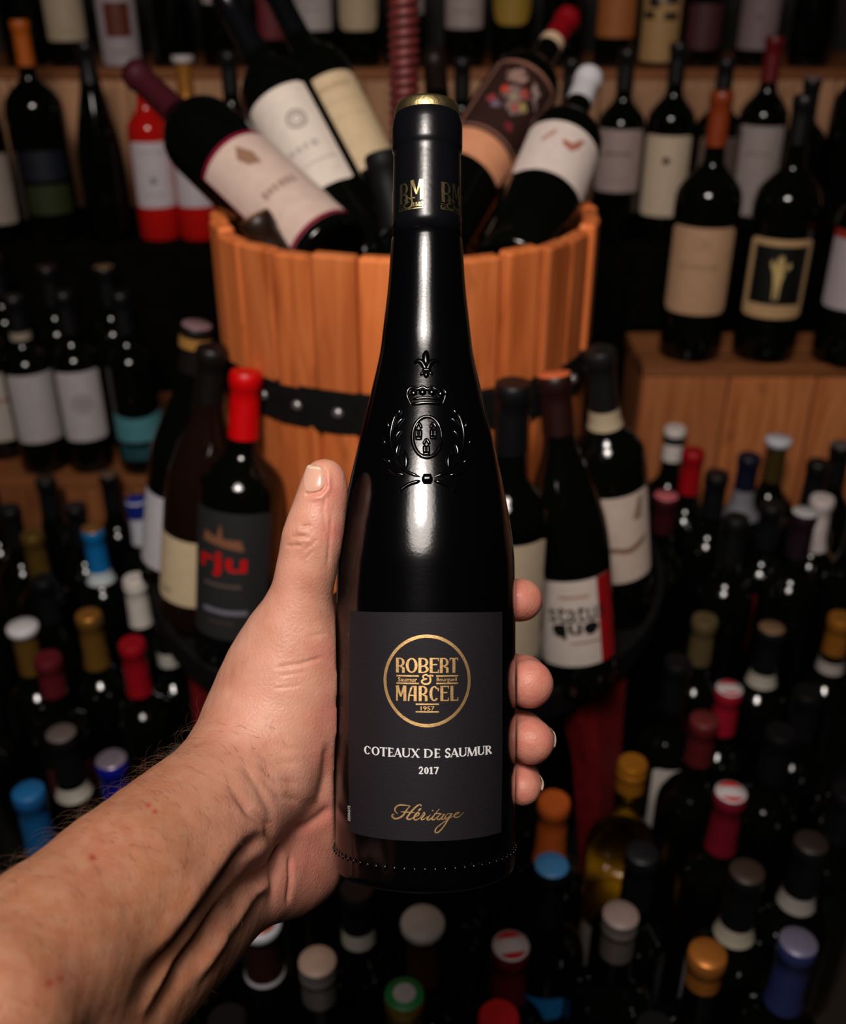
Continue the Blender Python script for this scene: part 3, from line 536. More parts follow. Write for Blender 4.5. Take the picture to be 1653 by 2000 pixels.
bottle('dark bottle with white and red label lettered status quo on the tray', None, .318, .0400, matrix=stand((1130, 1338), Z_T, (1082, 745), .318), kind='burgundy', cap=((34, 12, 10), .055), captop=(206, 104, 62), labels=[dict(z=(.12, .405), c=(200, 186, 176), ha=1.05, at=.08, p=[
    ('r', .52, 1.0, .0, 1.0, (150, 12, 18)), ('t', .02, .62, .056, .017, 'status', (26, 22, 26), .006), ('t', -.05, .42, .046, .017, 'quo', (12, 10, 12), .02),
    ('d', -.42, .43, .0068, (12, 10, 12)), ('d', .30, .44, .0068, (12, 10, 12)), ('r', -.4, .3, .80, .84, (176, 140, 130)), ('r', -.2, .5, .27, .29, (150, 110, 100))])])
bottle('dark bottle with white scripted label and banded neck, right on the tray', None, .318, .0395, matrix=stand((1208, 1195), Z_T, (1170, 695), .318), cap=((22, 22, 22), .070), band=((178, 160, 132), .082, .062), labels=[dict(z=(.20, .54), c=(206, 186, 172), ha=.95, at=.25, p=[('g', [(-.7, .36), (-.3, .44), (.2, .40), (.8, .50), (.7, .42), (.2, .34), (-.3, .38)], (140, 104, 88)), ('g', [(.3, .72), (.5, .92), (.7, .96), (.6, .70)], (150, 120, 104))])])
bottle('dark bottle with cream label peeking out right of the held bottle', tr(1003, 748, .34), .34, .0385, labels=[dict(z=(.22, .60), c=(206, 186, 158), ha=.95, at=.15, p=[('r', -.2, .5, .58, .64, (140, 104, 60))])])

# ---- leaning in the basket
bottle('leaning basket bottle with long maroon capsule and pink edged white label', None, .35, .0425, matrix=lean((262, 142, 1.10), (540, 402, 1.00), .35, .25), cap=((58, 16, 24), .088), captop=(52, 20, 20), labels=[
    dict(z=(.03, .44), c=(196, 172, 160), ha=1.0, rc=.001, p=[('r', -1, 1, .965, 1, (120, 12, 44)), ('r', -1, 1, 0, .03, (120, 12, 44)), ('r', -1, -.965, 0, 1, (120, 12, 44)), ('g', [(-.1, .80), (.1, .9), (.3, .78), (.25, .66), (.0, .70)], (140, 104, 84)), ('w', .15, .42, .040, .010, 6, (150, 124, 112))])])
bottle('leaning black bottle with large white label and round crest in the basket', None, .35, .0390, matrix=lean((437, -12, 1.10), (655, 400, 1.06), .35, -.12), cap=(M_BLACKCAP, .085), labels=[
    dict(z=(.235, .575), c=(206, 192, 180), ha=.98, rc=.002, p=[('o', .28, .66, .011, (150, 138, 130)), ('o', .28, .66, .006, (140, 128, 120)), ('w', .1, .40, .034, .008, 4, (170, 158, 150)), ('w', .2, .24, .05, .003, 8, (176, 160, 146))])])
bottle('leaning bottle with tan label tucked behind the large white labelled one', None, .37, .0390, matrix=lean((525, -40, 1.205), (734, 372, 1.165), .37, .25), cap=(M_BLACKCAP, .085), labels=[
    dict(z=(.235, .565), c=(196, 172, 138), ha=1.0, rc=.003, p=[('w', 0, .86, .045, .007, 6, (160, 136, 104)), ('r', -.6, .6, .70, .705, (170, 146, 112)), ('r', -.6, .6, .55, .555, (170, 146, 112))])])
bottle('leaning bottle showing a black capsule end beside the held bottle neck', None, .235, .029, matrix=lean((742, 300, .962), (792, 500, .975), .235), cap=(mat('matt_black_wax', (.003, .003, .003), .6, spec=.2), .07))
bottle('leaning big bottle with red foil cap and painted picture label', None, .41, .0430, matrix=lean((1112, 32, 1.26), (948, 287, 1.135), .41, -.08), cap=((120, 6, 16), .060), band=((196, 168, 138), .072, .058), labels=[
    dict(z=(.30, .60), c=(130, 88, 74), ha=1.0, rc=.002, p=[('r', -.88, .88, .03, .95, (46, 26, 22)),
        ('g', [(-.5, .80), (-.2, .90), (.1, .82), (.0, .70), (-.4, .68)], (150, 118, 108)), ('g', [(.2, .84), (.55, .78), (.7, .58), (.5, .62), (.3, .72)], (150, 126, 120)),
        ('g', [(-.4, .58), (-.1, .66), (.3, .62), (.45, .44), (.2, .30), (-.1, .36), (-.3, .46)], (128, 108, 104)),
        ('d', -.28, .56, .006, (190, 60, 36)), ('d', .18, .62, .007, (176, 70, 60)), ('d', .15, .42, .006, (186, 52, 30)), ('d', -.48, .40, .006, (150, 60, 66)), ('d', .0, .52, .005, (160, 150, 110)), ('d', .34, .48, .006, (170, 150, 90)), ('d', .3, .18, .006, (120, 40, 46)), ('d', -.3, .34, .006, (116, 100, 116))]),
    dict(z=(.19, .29), c=(206, 140, 104), ha=1.0, rc=.002)])
bottle('leaning bottle with white capsule and white label of russet brush marks', None, .325, .0420, matrix=lean((1152, 148, 1.15), (1062, 380, 1.045), .325, .05), cap=((190, 186, 190), .055), labels=[
    dict(z=(.32, .56), c=(206, 190, 182), ha=1.12, rc=.004, p=[('g', [(-.1, .66), (.1, .60), (.25, .78), (.38, .84), (.3, .62), (.15, .50), (-.05, .56)], (160, 100, 84)), ('g', [(-.55, .62), (-.3, .82), (-.25, .76), (-.5, .56)], (176, 130, 116))])])
bottle('dark upright basket bottle with tan cap behind the held bottle top', None, .28, .036, matrix=lean((848, 108, 1.26), (866, 340, 1.215), .28), cap=((30, 20, 16), .06), captop=(120, 92, 68))
bottle('leaning bottle with small bronze topped dark neck at the basket front rim', None, .18, .025, matrix=lean((496, 424, .925), (566, 548, .952), .18), cap=((34, 20, 13), .05), captop=cmat((110, 70, 30), .35, .6))

# ------------------------------------------------------------------ the held bottle
HT = R_(4.3)                                            # the bottle leans back a little against the picture plane
A_ = np.array((.0035, math.cos(HT), math.sin(HT))); A_ /= np.linalg.norm(A_)
O_ = np.array((.00095 + .0002, -.075 * .432, .432))
N_ = np.array((0, math.sin(HT), -math.cos(HT))); X_ = np.cross(A_, N_); X_ = X_ / np.linalg.norm(X_)
if X_[0] < 0: X_ = -X_
N_ = N_ - A_ * N_.dot(A_); N_ /= np.linalg.norm(N_)
def s_of(py):
    k = (CY - py) / FPX; return (k * O_[2] - O_[1]) / (A_[1] - k * A_[2])
def r_of(py, half):
    s = s_of(py); Z = O_[2] + s * A_[2]; t = half / FPX; return Z * t / math.sqrt(1 + t * t)
SB, ST = s_of(1748) + .0035 * 1.0, s_of(208)
SB = None
for _s in np.linspace(s_of(1760), s_of(1600), 600):            # foot: where the near edge of the base is seen
    _p = O_ + _s * A_ + .0355 * N_
    if CY - FPX * _p[1] / _p[2] < 1750: SB = float(_s); break
ctl = [(480, 69.8), (560, 75.7), (650, 86), (680, 89.5), (760, 106.5), (860, 130.5), (915, 143.4), (960, 153.2), (1000, 161), (1050, 169), (1100, 173.6), (1150, 175.6), (1200, 176.2), (1400, 176.6), (1700, 176.6)]
ctl = [(s_of(y), r_of(y, h)) for y, h in ctl][::-1]
RB = r_of(1350, 176.4)
ctl = [(SB + .004, RB - .0008)] + [(s, min(r, RB - .00005 * k) if s > s_of(1190) else RB) for k, (s, r) in enumerate(ctl)] + [(s_of(470), r_of(470, 68.7)), (s_of(464), r_of(464, 66.2)), (s_of(300), r_of(300, 62.5)), (ST - .001, r_of(230, 60))]
cz = np.array([c[0] for c in ctl]); cr = np.array([c[1] for c in ctl])
o_ = np.argsort(cz); HR = pchip(cz[o_], cr[o_])
def onb(px, py, eps=0.0, rad=None):
    """(angle, height) on the bottle where the sight line of a pixel first meets it"""
    rad = rad or HR
    px = np.atleast_1d(np.asarray(px, float)); py = np.atleast_1d(np.asarray(py, float))
    d = np.stack([(px - CX) / FPX, (CY - py) / FPX, np.ones_like(px)], -1); t = np.full(px.shape, .36)
    def f(t):
        w_ = d * t[:, None] - O_; s = w_ @ A_; q = w_ - s[:, None] * A_; return np.linalg.norm(q, axis=1) - (rad(s) + eps), s, q
    for _ in range(40):
        v, s, q = f(t); t = t + np.clip(v, -.02, .02) * .9
        t = np.minimum(t, .47)
    v, s, q = f(t)
    return np.arctan2(q @ X_, q @ N_), s
def BL(phi, s, r): return np.stack([r * np.sin(phi), -r * np.cos(phi), s - SB], -1)
wx, wn, wa, wo = W(X_) - CAM, W(-N_) - CAM, W(A_) - CAM, W(O_ + SB * A_)
HM = Matrix.Translation(wo) @ Matrix((wx, wn, wa)).transposed().to_4x4()
held = empty('wine_bottle', label='tall black wine bottle with gold circle on black label held in the hand', cat='bottle', matrix=HM)
# glass
sz = list(np.concatenate([np.linspace(SB + .004, s_of(1260), 14), np.linspace(s_of(1255), s_of(470), 90), np.linspace(s_of(465), ST - .004, 8)]))
sz = [v for v in sz if v > SB + .003]
prof = [(RB * .5, .014), (RB - .008, .0008), (RB - .005, 0), (RB - .0022, .0010), (RB - .001, .0026)] + [(float(HR(s)), s - SB) for s in sz]
V, F = lathe(prof, 128); mesh_obj('glass_body', V, F, M_HELD, held)
# capsule with lip, gold top
CR = lambda s: np.asarray(HR(s)) + .0003
def s2(y): return s_of(y) - SB
cpts = [(467, 68.2), (440, 67.9), (400, 66.6), (350, 65.9), (318, 65.5), (306, 65.2), (299, 66.5), (295, 68.4), (288, 68.9), (270, 69.0), (256, 68.9), (247, 68.2), (240, 66.4), (232, 64.6)]
cprof = [(r_of(y, h), s2(y)) for y, h in cpts]
V, F = lathe([(cprof[0][0] - .0006, cprof[0][1])] + cprof, 96, False, False); capsule = mesh_obj('capsule', V, F, M_BLACKCAP, held)
gprof = [(r_of(y, h), s2(y)) for y, h in [(233, 64.9), (226, 64.6), (217, 63.2), (211, 60.5)]] + [(r_of(208, 50), s2(208.5)), (.002, s2(208))]
V, F = lathe(gprof, 96, False, True); mesh_obj('capsule_top', V, F, M_GOLDY, held)
cs = np.array([c[1] + SB for c in cprof]); crr = np.array([c[0] for c in cprof]); CAPR = pchip(cs, crr)
# label
LH = R_(53.6)
ls0, ls1 = float(onb(831, 1643)[1][0]), float(onb(831, 1196)[1][0])
V, F = [], []; na, nz = 72, 12
for i in range(na + 1):
    for j in range(nz + 1):
        V.append(tuple(BL(-LH + 2 * LH * i / na + .004, ls0 + (ls1 - ls0) * j / nz, float(HR(ls0 + (ls1 - ls0) * j / nz)) + .00018)))
for i in range(na):
    for j in range(nz): a = i * (nz + 1) + j; F.append((a, a + nz + 1, a + nz + 2, a + 1))
hlabel = mesh_obj('label', V, F, M_BLKLAB, held)

# ---- lettering: strokes laid out on the paper, then bent round the bottle
def lab_map(pts, eps, rad=None, xc=831.0, dphi=0.0, base=None):
    pts = np.asarray(pts, float); ph, _ = onb(pts[:, 0], pts[:, 1], 0, rad); _, s = onb(np.full(len(pts), xc), pts[:, 1], 0, rad)
    r = (rad or HR)(s); return BL(ph + dphi, s, r + eps)
class Ink:
    def __init__(s): s.q = []; s.V = []; s.F = []
    def strip(s, L, Rr):
        b = len(s.V); s.V += [p for pair in zip(L, Rr) for p in pair]
        for i in range(len(L) - 1): s.F.append((b + 2 * i, b + 2 * i + 1, b + 2 * i + 3, b + 2 * i + 2))
    def stroke(s, pts, w0, w1=None, step=2.0, taper=False):
        w1 = w0 if w1 is None else w1; P = [np.array(pts[0], float)]
        for a, b in zip(pts, pts[1:]):
            a, b = np.array(a, float), np.array(b, float); n = max(1, int(np.linalg.norm(b - a) / step))
            P += [a + (b - a) * k / n for k in range(1, n + 1)]
        P = np.array(P); T = np.gradient(P, axis=0); T /= np.maximum(1e-9, np.linalg.norm(T, axis=1))[:, None]; Nn = np.stack([-T[:, 1], T[:, 0]], 1)
        u = np.linspace(0, 1, len(P)); wd = w0 + (w1 - w0) * u
        if taper: wd = wd * np.minimum(1, .35 + 2.2 * np.minimum(u, 1 - u))
        s.strip([tuple(p) for p in P + Nn * wd[:, None] / 2], [tuple(p) for p in P - Nn * wd[:, None] / 2])
    def ring(s, cx, cy, rx, ry, tx, ty, a0=0, a1=360, n=None):
        n = n or max(10, int(abs(a1 - a0) / 360 * (40 if rx > 20 else 18))); n = n * 2 if rx > 40 else n
        A = np.radians(np.linspace(a0, a1, n + 1))
        s.strip([(cx + rx * math.cos(a), cy - ry * math.sin(a)) for a in A], [(cx + (rx - tx) * math.cos(a), cy - (ry - ty) * math.sin(a)) for a in A])
    def rect(s, x0, x1, y0, y1): s.stroke([(x0, (y0 + y1) / 2), (x1, (y0 + y1) / 2)], abs(y1 - y0), step=4)
    def curve(s, pts, w, taper=True, k=6):
        P = np.array(pts, float); Q = []
        ext = np.vstack([2 * P[0] - P[1], P, 2 * P[-1] - P[-2]])
        for i in range(1, len(ext) - 2):
            p0, p1, p2, p3 = ext[i - 1:i + 3]
            for t in np.linspace(0, 1, k, endpoint=False): Q.append(.5 * ((2 * p1) + (-p0 + p2) * t + (2 * p0 - 5 * p1 + 4 * p2 - p3) * t * t + (-p0 + 3 * p1 - 3 * p2 + p3) * t**3))
        Q.append(P[-1]); s.stroke([tuple(q) for q in Q], w, step=50, taper=taper)
    def glyph(s, ch, x0, x1, y0, y1, T, t, serif=0.0, deco=False):
        """one letter in the box x0..x1, y0 (top)..y1 (bottom); T thick and t thin stroke"""
        w_, h = x1 - x0, y1 - y0; Xf = lambda u: x0 + u * w_; Yf = lambda v: y1 - v * h; l, r = x0 + T / 2, x1 - T / 2
        st = lambda pts, wd, w2=None: s.stroke(pts, wd, w2)
        def ser(x, v):
            if serif: s.rect(x - T / 2 - serif, x + T / 2 + serif, Yf(v) - t * .4, Yf(v) + t * .4)
        hi = .42 if deco else .48
        if ch in 'EFL':
            st([(l, y0), (l, y1)], T); ser(l, 0) ; ser(l, 1)
            if ch != 'L': s.rect(x0, x1, y0, y0 + t); st([(x1 - t / 2, y0), (x1 - t / 2, y0 + h * .2)], t, t * .5); s.rect(x0, Xf(.82), Yf(.56 if deco else .5) - t / 2, Yf(.56 if deco else .5) + t / 2)
            if ch != 'F': s.rect(x0, x1, y1 - t, y1); st([(x1 - t / 2, y1), (x1 - t / 2, y1 - h * .24)], t, t * .5)
        elif ch == 'T': m = (x0 + x1) / 2; st([(m, y0), (m, y1)], T); ser(m, 0); s.rect(x0, x1, y0, y0 + t); st([(x0 + t / 2, y0), (x0 + t / 2, y0 + h * .2)], t, t * .5); st([(x1 - t / 2, y0), (x1 - t / 2, y0 + h * .2)], t, t * .5)
        elif ch == 'O' or ch == '0': s.ring((x0 + x1) / 2, (y0 + y1) / 2, w_ / 2, h / 2, T, t)
        elif ch == 'C': s.ring((x0 + x1) / 2, (y0 + y1) / 2, w_ / 2, h / 2, T, t, 42, 318); st([(Xf(.9), Yf(.86)), (Xf(.9), Yf(.66))], t)
        elif ch == 'D': st([(l, y0), (l, y1)], T); s.ring(x0 + w_ * .35, (y0 + y1) / 2, w_ * .65, h / 2, T, t, -90, 90); s.rect(x0 - serif, Xf(.37), y0, y0 + t); s.rect(x0 - serif, Xf(.37), y1 - t, y1)
        elif ch in 'BRP':
            st([(l, y0), (l, y1)], T); ser(l, 0)
            yb = Yf(hi); cy = (y0 + yb) / 2; s.ring(x0 + w_ * .45, cy, w_ * .5, (yb - y0) / 2, T * .9, t, -90, 90); s.rect(x0 - serif, Xf(.48), y0, y0 + t); s.rect(x0, Xf(.48), yb - t, yb)
            if ch == 'R':
                if deco: s.ring(x0 + w_ * .45, yb + (y1 - yb) * .3, w_ * .5, (y1 - yb) * .34, T * .9, t, 0, 90); st([(x1 - T * .45 - w_ * .05, yb + (y1 - yb) * .28), (x1 - T * .45 - w_ * .05, y1)], T * .9)
                else: st([(Xf(.45), yb - t * .5), (Xf(1.0), y1)], T * .9, T * 1.0)
            if ch == 'B': s.ring(x0 + w_ * .45, (yb + y1 - t) / 2, w_ * .55, (y1 - yb + t) / 2, T * .95, t, -90, 90); s.rect(x0 - serif, Xf(.48), y1 - t, y1)
        elif ch == 'A':
            if deco: st([(Xf(.06), y1), (Xf(.14), Yf(.45)), (Xf(.42), Yf(.9))], t * 1.3, t * 1.3); st([(x1 - T / 2, y0), (x1 - T / 2, y1)], T); s.ring(Xf(.62), Yf(.7), w_ * .42, h * .3, T * .5, t, 80, 175); s.rect(Xf(.2), x1, Yf(.42), Yf(.42) + t)
            else: st([(Xf(.5), y0), (Xf(.06), y1)], t); st([(Xf(.46), y0), (Xf(.90), y1)], T); s.rect(Xf(.2), Xf(.8), Yf(.36), Yf(.36) + t); s.rect(x0 - serif, Xf(.06) + serif * 1.4, y1 - t * .8, y1); s.rect(Xf(.9) - serif - T / 2, x1 + serif, y1 - t * .8, y1)
        elif ch == 'M':
            if deco: st([(x0 + t * .7, y1), (x0 + t * .7, y0)], t * 1.4); st([(Xf(.10), y0), (Xf(.46), Yf(.28))], T * 1.15, T * .5); st([(Xf(.46), Yf(.28)), (Xf(.80), y0)], t * 1.1, T * .8); st([(x1 - T / 2, y0), (x1 - T / 2, y1)], T)
            else: st([(Xf(.10), y0), (Xf(.04), y1)], t); st([(Xf(.12), y0), (Xf(.48), y1)], T); st([(Xf(.48), y1), (Xf(.86), y0)], t); st([(Xf(.86), y0), (Xf(.93), y1)], T); s.rect(x0 - serif, Xf(.06) + serif, y1 - t * .8, y1); s.rect(Xf(.93) - T, x1 + serif, y1 - t * .8, y1)
        elif ch == 'U': st([(l, y0), (l, Yf(.3))], T); st([(x1 - t / 2 - w_ * .06, y0), (x1 - t / 2 - w_ * .06, Yf(.3))], t); s.ring((x0 + x1) / 2 - w_ * .02, Yf(.31), w_ / 2 - w_ * .02, h * .31, T * .9, t * 1.2, 180, 360); ser(l, 1); ser(x1 - w_ * .06, 1)
        elif ch == 'X': st([(Xf(.1), y0), (Xf(.9), y1)], T); st([(Xf(.9), y0), (Xf(.1), y1)], t); [s.rect(Xf(u) - T * .5 - serif, Xf(u) + T * .5 + serif, yy - t * .4, yy + t * .4) for u in (.1, .9) for yy in (y0 + t * .4, y1 - t * .4)]
        elif ch == 'S': s.curve([(Xf(.9), Yf(.78)), (Xf(.78), Yf(.95)), (Xf(.45), Yf(.97)), (Xf(.16), Yf(.80)), (Xf(.24), Yf(.60)), (Xf(.72), Yf(.42)), (Xf(.86), Yf(.22)), (Xf(.55), Yf(.03)), (Xf(.2), Yf(.06)), (Xf(.08), Yf(.26))], T * .8, False)
        elif ch == '1': m = (x0 + x1) / 2; st([(m, y0), (m, y1)], T); st([(m - T * 1.1, Yf(.8)), (m, y0)], t); s.rect(m - T, m + T, y1 - t, y1)
        elif ch == '2': s.curve([(Xf(.1), Yf(.72)), (Xf(.25), Yf(.95)), (Xf(.7), Yf(.95)), (Xf(.8), Yf(.66)), (Xf(.5), Yf(.36)), (Xf(.1), Yf(.06))], T * .75, False); s.rect(x0, x1, y1 - t * 1.4, y1)
        elif ch == '7': s.rect(x0, x1, y0, y0 + t * 1.4); st([(Xf(.9), y0), (Xf(.35), y1)], T * .8)
        elif ch == '9': s.ring((x0 + x1) / 2, Yf(.68), w_ / 2, h * .32, T * .8, t); s.curve([(x1 - T * .3, Yf(.68)), (Xf(.85), Yf(.3)), (Xf(.3), Yf(.02))], T * .7, False)
        elif ch == '5': s.rect(Xf(.2), x1, y0, y0 + t * 1.2); st([(Xf(.2), y0), (Xf(.16), Yf(.56))], t * 1.2); s.curve([(Xf(.16), Yf(.56)), (Xf(.6), Yf(.62)), (Xf(.92), Yf(.34)), (Xf(.6), Yf(.04)), (Xf(.1), Yf(.08))], T * .75, False)
        elif ch == '8': s.ring((x0 + x1) / 2, Yf(.74), w_ * .42, h * .26, T * .7, t); s.ring((x0 + x1) / 2, Yf(.26), w_ * .5, h * .28, T * .7, t)
        elif ch == '&':
            s.curve([(Xf(.62), Yf(.80)), (Xf(.40), Yf(.97)), (Xf(.14), Yf(.84)), (Xf(.22), Yf(.60)), (Xf(.48), Yf(.55))], t * 1.5, False)
            s.curve([(Xf(.40), Yf(.56)), (Xf(.10), Yf(.42)), (Xf(.04), Yf(.20)), (Xf(.30), Yf(.02)), (Xf(.66), Yf(.12)), (Xf(.76), Yf(.45)), (Xf(.70), Yf(.86))], T * .8, False); s.curve([(Xf(.52), Yf(.80)), (Xf(.75), Yf(.90)), (Xf(1.0), Yf(.84))], t * 1.4, False)
    def text(s, body, x0, x1, y0, y1, bold=.012, turn=False):
        v, f = text2d(body, bold); b = len(s.V)
        if turn: s.V += [(x0 + (y + .5) * (x1 - x0), y1 - (x + .5) * (y1 - y0)) for x, y in v * np.array((1, -1))]
        else: s.V += [((x0 + x1) / 2 + x * (x1 - x0), (y0 + y1) / 2 - y * (y1 - y0)) for x, y in v]
        s.F += [tuple(b + i for i in q) for q in f]
    def build(s, name, m, parent, eps=.0003, rad=None, dphi=0.0, xc=831.0, lift=None):
        V = lab_map(s.V, eps, rad, xc, dphi); return mesh_obj(name, V, s.F, m, parent, smooth=False)
def seq(ink, word, spans, y0, y1, sc, ox, T, t, **k):
    for ch, (a, b) in zip(word, spans): ink.glyph(ch, ox + a / sc, ox + b / sc, y0, y1, T, t, **k)
g = Ink(); g.ring(834.5, 1329.8, 84.4, 90.6, 5.6, 6.4); g.build('gold_circle', M_GOLD, hlabel)
g = Ink(); seq(g, 'ROBERT', [(297, 452), (462, 662), (676, 850), (866, 1022), (1037, 1192), (1200, 1348)], 1285.0, 1314.4, 8.7, 740, 5.6, 2.4, deco=True); g.build('name_lettering', M_GOLD, hlabel)
g = Ink(); seq(g, 'MARCEL', [(300, 472), (500, 646), (680, 836), (860, 1026), (1046, 1190), (1215, 1350)], 1339.6, 1369.4, 8.7, 740, 5.6, 2.4, deco=True); g.build('name_lettering', M_GOLD, hlabel)
g = Ink()
for a, b, y in ((305, 685, 742), (305, 685, 869), (975, 1345, 742), (975, 1345, 869), (630, 1022, 1221), (630, 1022, 1351)): g.rect(740 + a / 8.7, 740 + b / 8.7, 1235 + y / 8.7 - 1.4, 1235 + y / 8.7 + 1.4)
g.text('Saumur', 778, 815, 1323.3, 1331.8); g.text('Bourgueil', 853, 892, 1323.3, 1333); g.text('1957', 822, 849, 1379.2, 1387.6); g.glyph('&', 823.5, 846.5, 1317, 1336.5, 4.6, 2.0); g.build('place_lettering', M_GOLD, hlabel)
g = Ink(); seq(g, 'COTEAUXDESAUMUR', [(76, 156), (165, 260), (262, 350), (364, 424), (432, 520), (530, 622), (638, 728), (792, 890), (914, 978), (1037, 1100), (1104, 1196), (1204, 1292), (1304, 1412), (1424, 1504), (1517, 1584)], 1462.6, 1479.6, 6.122, 700, 3.6, 1.5, serif=1.0)
seq(g, '2017', [(726, 776), (788, 842), (856, 890), (904, 960)], 1498.0, 1511.6, 6.122, 700, 3.4, 1.5); g.text('25504372', 681.0, 685.6, 1590, 1621, .0, turn=True); g.build('white_lettering', M_WHITEINK, hlabel)
g = Ink(); hp = lambda L: [(750 + x / 9.724, 1555 + y / 9.724) for x, y in L]
for pts, wd in (([(265, 350), (218, 295), (228, 232), (300, 182), (400, 178), (500, 188)], 3.0), ([(505, 188), (440, 262), (370, 370), (290, 428), (212, 445), (162, 405), (178, 368), (205, 378)], 3.4), ([(320, 310), (450, 308), (590, 315)], 2.6),
                ([(715, 195), (690, 156), (625, 190), (540, 275), (470, 370), (440, 425), (490, 446), (560, 405), (630, 345)], 3.2), ([(560, 412), (640, 372), (672, 332), (640, 312), (590, 360), (572, 425), (610, 452), (690, 405), (745, 335)], 2.6), ([(650, 285), (680, 255), (712, 228)], 3.2),
                ([(742, 330), (765, 305), (772, 345), (712, 428), (745, 442), (830, 385)], 2.6), ([(888, 345), (822, 428), (858, 446), (930, 385)], 2.8), ([(915, 275), (935, 262)], 3.2), ([(1052, 238), (940, 380), (912, 436), (955, 442), (1015, 392)], 2.8), ([(955, 332), (1085, 325)], 2.0),
                ([(1135, 345), (1065, 350), (1012, 418), (1048, 446), (1115, 385), (1150, 342), (1092, 428), (1130, 440), (1185, 392)], 2.6), ([(1275, 338), (1205, 345), (1152, 418), (1190, 436), (1250, 390), (1292, 338), (1200, 480), (1100, 620), (1020, 690), (972, 672), (1000, 600), (1100, 520), (1210, 452), (1320, 384)], 2.6),
                ([(1320, 384), (1400, 352), (1422, 326), (1372, 336), (1330, 390), (1362, 420), (1430, 402), (1512, 330)], 2.4)): g.curve(hp(pts), wd)
g.build('script_lettering', M_GOLD, hlabel)
# capsule monogram, repeated round the neck
def mono(dphi):
    g = Ink(); g.glyph('R', 782.5, 798.5, 352.5, 392, 4.6, 1.8, deco=True); g.glyph('M', 803.2, 827, 350, 389, 5.8, 1.5, deco=True); g.glyph('&', 789.5, 811, 382, 403.5, 3.6, 1.5)
    g.rect(780.5, 788, 395.2, 396.4); g.text('Co.', 780.5, 789.5, 398.4, 404.2, .02); g.rect(781, 827.5, 404.6, 406.4)
    seq(g, '1882', [(0, 4), (5, 9.4), (10.4, 14.8), (15.8, 20)], 394, 402, 1, 807, 1.8, 1.0); g.build('gold_monogram', M_GOLDY, capsule, .00025, CAPR, dphi)
p1, p2 = onb(782.5, 372, 0, CAPR)[0][0], onb(862, 372, 0, CAPR)[0][0]
for k in range(-1, 4): mono((p2 - p1) * k)

# ---- glass relief crest on the shoulder
def relief(name, paths):
    V, F = [], []
    for pts, rad, tp in paths:
        P = np.array(pts, float); Q = []
        ext = np.vstack([2 * P[0] - P[1], P, 2 * P[-1] - P[-2]])
        for i in range(1, len(ext) - 2):
            p0, p1, p2, p3 = ext[i - 1:i + 3]
            for t in np.linspace(0, 1, 6, endpoint=False): Q.append(.5 * ((2 * p1) + (-p0 + p2) * t + (2 * p0 - 5 * p1 + 4 * p2 - p3) * t * t + (-p0 + 3 * p1 - 3 * p2 + p3) * t**3))
        Q.append(P[-1]); Q = np.array(Q); ph, s = onb(Q[:, 0], Q[:, 1]); cen = BL(ph, s, HR(s) - .0001)
        nr = np.stack([np.sin(ph), -np.cos(ph), np.zeros_like(ph)], 1); Tn = np.gradient(cen, axis=0); Tn /= np.linalg.norm(Tn, axis=1)[:, None]; Bn = np.cross(Tn, nr); Bn /= np.linalg.norm(Bn, axis=1)[:, None]; Nn = np.cross(Bn, Tn)
        u = np.linspace(0, 1, len(Q)); rr = rad * (np.sqrt(np.maximum(.02, 1 - (2 * u - 1)**2)) if tp else np.minimum(1, .3 + 8 * np.minimum(u, 1 - u))); b = len(V); K = 10
        for i in range(len(Q)):
            for k in range(K):
                a = 2 * math.pi * k / K; V.append(cen[i] + Bn[i] * rr[i] * math.cos(a) + Nn[i] * min(rr[i], .0007 + .35 * rr[i]) * math.sin(a))
        for i in range(len(Q) - 1):
            for k in range(K): F.append((b + i * K + k, b + i * K + (k + 1) % K, b + (i + 1) * K + (k + 1) % K, b + (i + 1) * K + k))
    return mesh_obj(name, V, F, M_HELD, held)
cq = lambda L: [(740 + x / 6.667, 670 + y / 6.667) for x, y in L]
mir = lambda L, c: [(2 * c - x, y) for x, y in L]
ptl = [(470, 285), (500, 240), (560, 255), (600, 320), (622, 365)]
relief('embossed_lily', [(cq([(622, 95), (612, 190), (622, 300)]), .0016, True), (cq(ptl), .00135, True), (cq(mir(ptl, 622)), .00135, True), (cq([(560, 350), (690, 350)]), .00075, False), (cq([(590, 365), (545, 430)]), .00090, True), (cq([(622, 360), (617, 465)]), .00120, True), (cq([(655, 365), (697, 425)]), .00090, True)])
cr_ = [(cq([(420, 805), (370, 690), (385, 610), (440, 580), (500, 605), (575, 578), (635, 605), (700, 580), (755, 610), (820, 592), (872, 640), (868, 700), (835, 790)]), .00090, False), (cq([(425, 800), (620, 780), (835, 790)]), .00090, False), (cq([(440, 735), (620, 715), (830, 735)]), .00075, False)]
for cx_, cy_ in ((452, 655), (572, 645), (695, 645), (812, 665)): cr_.append((cq([(cx_ - 2, cy_ + 45), (cx_, cy_ - 48)]), .0017, True))
relief('embossed_crown', cr_)
ov = [(630 + 190 * math.cos(a), 1225 + 265 * math.sin(a)) for a in np.linspace(0, 2 * math.pi, 26)]
med = [(cq(ov), .00090, False)]
for tx, ty, th in ((520, 1165, 80), (712, 1160, 75), (622, 1370, 75)):
    med += [(cq([(tx - 22, ty + th), (tx - 22, ty - th * .6)]), .00090, False), (cq([(tx + 22, ty + th), (tx + 22, ty - th * .6)]), .00090, False), (cq([(tx - 42, ty - th * .6), (tx, ty - th * 1.5), (tx + 42, ty - th * .6)]), .00075, False), (cq([(tx - 50, ty + th), (tx + 50, ty + th)]), .00075, False)]
relief('embossed_medallion', med)
